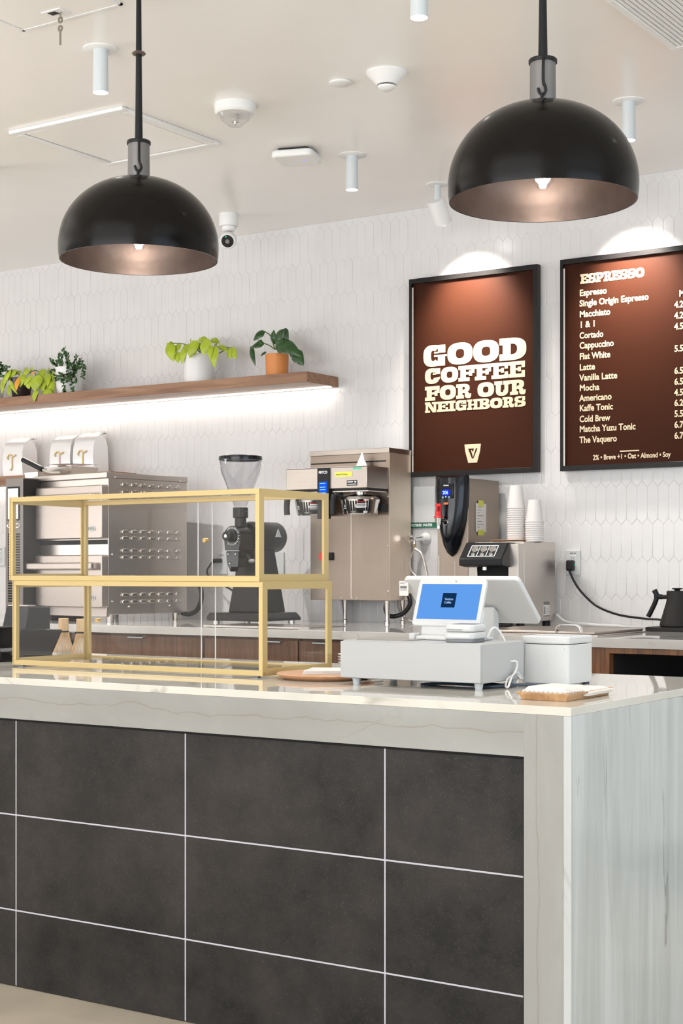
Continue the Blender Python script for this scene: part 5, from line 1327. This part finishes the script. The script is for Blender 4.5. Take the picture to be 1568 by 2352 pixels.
for lx, ly in ((-1.2, 4.6), (-5.9, 2.6), (.9, 4.8)): down(0, 0, 'unseen cylinder downlight added further along the ceiling as fill', (lx, ly))  # unseen lamps added to even out the room light
def track(x, y, label, tx, tz):
    t = thing('accent_spotlight', label, 'spotlight', (x, y, ZC), 0, 'accent spotlights over the boards')
    MB().lathe([(0, 0), (.058, 0), (.058, -.004), (0, -.005)], n=36).build('canopy_plate', M_fix, t)
    MB().lathe([(0, -.004), (.018, -.004), (.018, -.085), (.0, -.085)], n=24).build('stem', M_lampbody, t)
    d = (Vector((tx, YW, tz))-Vector((x, y, ZC-.13))).normalized()
    a = Vector((0, 0, -.105)); mb = MB(); mb.cyl(a-d*.03, a+d*.10, .045, n=32); hd_ = mb.build('lamp_head', M_fix, t, bevel=.003)
    mb = MB(); mb.cyl(a+d*.1001, a+d*.102, .037, n=28); mb.build('lamp_disc', M_lamp, hd_)
    q_ = Vector((x, y, ZC))+a+d*.12
    spot('accent_beam', q_, q_+d, 200, 80, 1.0, (1, .92, .83), .05)
    return t
track(-3.947, 6.80, 'white tilted spotlight above the slogan board, left of the right pendant', -3.95, 2.62)
track(-3.05, 6.80, 'white tilted spotlight above the menu board, behind the right pendant', -3.03, 2.66)

# access panel with keys
ac = thing('ceiling_hatch', 'square ceiling access panel with a lock at the upper left', 'ceiling panel', (-3.83, 3.72, ZC))
mb = MB(); x0, x1, y0, y1 = -.235, .240, -.30, .308
fr = .012
for p, q_ in (((x0, y0), (x1, y0+fr)), ((x0, y1-fr), (x1, y1)), ((x0, y0), (x0+fr, y1)), ((x1-fr, y0), (x1, y1))): mb.box((*p, -.006), (*q_, .0))
mb.build('panel_frame', M_fix, ac)
MB().box((x0+fr+.003, y0+fr+.003, -.004), (x1-fr-.003, y1-fr-.003, 0)).build('panel_door', M_ceil, ac)
lk = on_z(128, 26, ZC)-Vector((-3.83, 3.72, ZC))
MB().box((lk.x-.045, lk.y-.028, -.0075), (lk.x+.045, lk.y+.028, -.004)).build('latch_plate', M_fix, ac, bevel=.001)
MB().box((lk.x-.022, lk.y-.018, -.0085), (lk.x+.012, lk.y+.008, -.0072)).build('latch_recess', M_ink, ac)
ky = thing('key_ring', 'small keys hanging from the ceiling panel lock', 'keys', (lk.x-3.83+.022, lk.y+3.72, ZC-.007))
mb = MB(); mb.tube([(0, 0, .002), (0, 0, -.02)], .0035, 8)
for z0 in (-.045, -.075): mb.ring(0, z0+.018, .011, .012, .004, .004, 0, 360, -.0015, .0015, 2)
mb.box((-.004, -.0012, -.115), (.004, .0012, -.068)); mb.build('key', mat('dull_key_metal', (.30, .27, .23), .4, metal=.9), ky)
# square air diffuser
dfu = thing('air_diffuser', 'square white air diffuser behind the left pendant rod', 'air vent', (-4.715, 5.245, ZC))
mb = MB(); a = .335
for p, q_ in (((-a, -a), (a, -a+.045)), ((-a, a-.045), (a, a)), ((-a, -a+.045), (-a+.045, a-.045)), ((a-.045, -a+.045), (a, a-.045))): mb.box((*p, -.016), (*q_, 0))
mb.build('frame', M_fix, dfu, bevel=.004)
MB().box((-a+.055, -a+.055, -.012), (a-.055, a-.055, -.002)).build('centre_plate', M_ceil, dfu, bevel=.002)
MB().box((-a+.045, -a+.045, -.002), (a-.045, a-.045, -.0005)).build('dark_gap', M_collar, dfu)
# slatted grille
gr = thing('return_grille', 'white slatted ceiling grille at the upper right corner', 'air vent', (-1.865, 5.19, ZC))
mb = MB(); a, b = .318, .315
for p, q_ in (((-a, -b), (a, -b+.03)), ((-a, b-.03), (a, b)), ((-a, -b+.03), (-a+.03, b-.03)), ((a-.03, -b+.03), (a, b-.03))): mb.box((*p, -.014), (*q_, 0))
mb.build('frame', M_fix, gr, bevel=.003)
mb = MB()
for k in range(30): x = -a+.034+k*(2*a-.068)/30; mb.box((x, -b+.03, -.012), (x+.014, b-.03, -.006))
mb.build('slat', M_fix, gr)
MB().box((-a+.03, -b+.03, -.003), (a-.03, b-.03, -.0008)).build('dark_backing', M_collar, gr)
# strobe / smoke detectors / unit / camera
p = on_z(540, 240, ZC)
sk = thing('strobe_detector', 'white ceiling strobe with a clear dome, right of the left pendant', 'smoke detector', (p.x, p.y, ZC))
MB().lathe([(0, 0), (.086, 0), (.088, -.01), (.086, -.034), (.078, -.042), (0, -.042)], n=44).build('base', M_fix, sk)
MB().lathe([(.070, -.042), (.055, -.068), (.025, -.092), (0, -.098)], n=36).build('clear_dome', M_acry, sk)
mb = MB(); mb.box((-.012, -.012, -.042), (.012, .012, -.075)); mb.cyl((0, 0, -.06), (0, 0, -.085), .006, n=12); mb.build('flash_tube', M_chrome, sk)
p = on_z(782, 188, ZC)
sd = thing('sprinkler_cover', 'small round white cover disc in the middle of the ceiling', 'cover plate', (p.x, p.y, ZC))
MB().lathe([(0, 0), (.043, 0), (.046, -.003), (.046, -.008), (.043, -.010), (0, -.010)], n=36).build('disc', M_fix, sd)
p = on_z(888, 166, ZC)
s2 = thing('smoke_detector', 'white funnel shaped smoke detector left of the right pendant', 'smoke detector', (p.x, p.y, ZC))
MB().lathe([(0, 0), (.080, 0), (.081, -.006), (.040, -.050), (0, -.050)], n=44).build('base', M_fix, s2)
MB().lathe([(0, -.049), (.030, -.049), (.030, -.056), (0, -.056)], n=30).build('dark_gap', M_ink, s2)
MB().lathe([(0, -.055), (.036, -.055), (.034, -.062), (.022, -.070), (0, -.071)], n=32).build('sensor_cap', M_fix, s2)
p = on_z(682, 348, ZC)
wa = thing('wireless_access_point', 'flat white wireless unit with a blue light on the ceiling', 'access point', (p.x, p.y, ZC), R(18))
MB().rbox((-.075, -.075, -.012), (.075, .075, 0), .02, 'z').build('mount_plate', M_ink, wa)
MB().rbox((-.10, -.10, -.046), (.10, .10, -.012), .03, 'z').build('housing', M_fix, wa, bevel=.012, seg=4)
MB().box((.03, -.01, -.0472), (.045, -.004, -.0458)).build('blue_light', emit('violet_blue_light', (.25, .25, 1), 2), wa)
p = on_z(525, 492, ZC)
sc2 = thing('security_camera', 'small white ceiling camera with a black round face', 'camera', (p.x, p.y, ZC))
MB().lathe([(0, 0), (.052, 0), (.053, -.004), (.053, -.062), (.050, -.068), (0, -.068)], n=36).build('mount', M_fix, sc2)
MB().lathe([(0, -.067), (.036, -.067), (.040, -.072), (.036, -.088), (.028, -.094), (0, -.094)], n=32).build('swivel_neck', M_fix, sc2)
fd = (Vector((0.2, -.3, 1.1))-Vector((p.x, p.y, ZC))).normalized(); fd = Vector((fd.x-.20, fd.y, fd.z-.16)).normalized()
hc = Vector((0, 0, -.140)); M_ = Matrix.Translation(hc) @ fd.to_track_quat('Z', 'Y').to_matrix().to_4x4()
hd_ = MB().lathe([(0, -.045), (.02, -.043), (.038, -.028), (.045, -.005), (.046, .02), (.044, .034), (.040, .038), (0, .038)], n=36, M=M_).build('head', M_fix, sc2)
MB().lathe([(0, .0375), (.0345, .0375), (.033, .0405), (0, .041)], n=32, M=M_).build('black_face', M_bgloss, hd_)
MB().lathe([(0, .041), (.013, .041), (.011, .0445), (0, .0435)], n=24, M=M_).build('lens', M_collar, hd_)
MB().box((-.003, -.004, .0405), (.006, .0, .0425), M_ @ Matrix.Translation((-.008, .027, 0))).build('green_light', M_gled, hd_)

# ------------------------------------------------------------------ pendants over the counter
def pendant(x, label):
    Yp, zr, Rr_ = 3.95, 2.37, .2646
    t = thing('dome_pendant', label, 'pendant lamp', (x, Yp, zr), 0, 'black dome pendants over the counter')
    H_ = .277
    out = [(Rr_-.001, 0), (Rr_+.002, .02), (Rr_+.003, .045)]
    for i in range(1, 19):
        a = PI/2*i/18; out.append((max(0, (Rr_+.003)*math.cos(a)**.94) if i < 18 else 0.0, .045+(H_-.045)*math.sin(a)))
    sh_ = MB().lathe([(Rr_-.005, .0005)]+out, n=96).build('shade', M_shade, t, ang=50)
    inn = [(Rr_-.005, .0005)]+[(max(0, r-.006), z-.004 if r < .2 else z) for r, z in out[1:]]
    MB().lathe(inn, n=96).build('shade_lining', M_shadein, t, ang=50)
    MB().lathe([(0, H_-.006), (.037, H_-.006), (.036, H_+.118), (0, H_+.118)], n=40).build('collar', M_collar, t)
    MB().lathe([(0, H_+.112), (.040, H_+.112), (.0405, H_+.121), (.038, H_+.124), (0, H_+.126)], n=40).build('collar_cap', M_blackm, t)
    vx, vy = -x/math.hypot(x, Yp), -Yp/math.hypot(x, Yp)     # the hook hangs on the counter side
    hx, hy = -.010*1+vx*.046, vy*.046
    top = ZC-zr
    MB().tube([(0, 0, H_+.122), (0, 0, H_+.30), (0, 0, top)], (.0135, .0085), 14).build('rod', M_black, t)
    MB().lathe([(0, .690), (.020, .690), (.024, .694), (.020, .699), (0, .699)], n=28).build('rod_collar', M_shadein, t)
    MB().lathe([(0, top-.001), (.05, top-.001), (.05, top-.02), (0, top-.022)], n=36).build('ceiling_canopy', M_black, t)
    lat = Vector((vy, -vx, 0))   # to the left seen from the bar
    P = lambda l, z: Vector((vx*.044, vy*.044, 0))-lat*l+Vector((0, 0, z))
    mb = MB(); mb.tube([P(.000, H_+.124)*1.0-Vector((vx*.03, vy*.03, 0)), P(.001, H_+.11), P(.001, H_+.05), P(.006, H_+.035), P(.008, H_+.022), P(.0, H_+.012), P(-.010, H_+.018), P(-.013, H_+.030)], .0042, 10)
    mb.build('hook', M_black, t)
    mb = MB(); mb.tube([P(-.003, H_+.016), P(-.003, H_-.012)], .0045, 10); mb.build('eye_bolt', M_black, t)
    MB().cyl((0, 0, .10), (0, 0, H_-.01), .02, n=24).build('lamp_holder', M_blackm, t)
    MB().lathe([(0, .036), (.016, .040), (.029, .056), (.031, .070), (.024, .088), (.015, .10), (.014, .11), (0, .11)], n=32).build('bulb', M_acry, t)
    MB().tube([(-.008, 0, .058), (-.004, 0, .075), (.004, 0, .062), (.009, 0, .077)], .0022, 6).build('filament', M_bulb, t)
    point('bulb_light', (x, Yp, zr+.068), 2.2, (1, .86, .72), .03)
    return t
pendant(-3.449, 'black dome pendant at the left, over the glass case')
pendant(-1.950, 'black dome pendant at the right, over the counter corner')
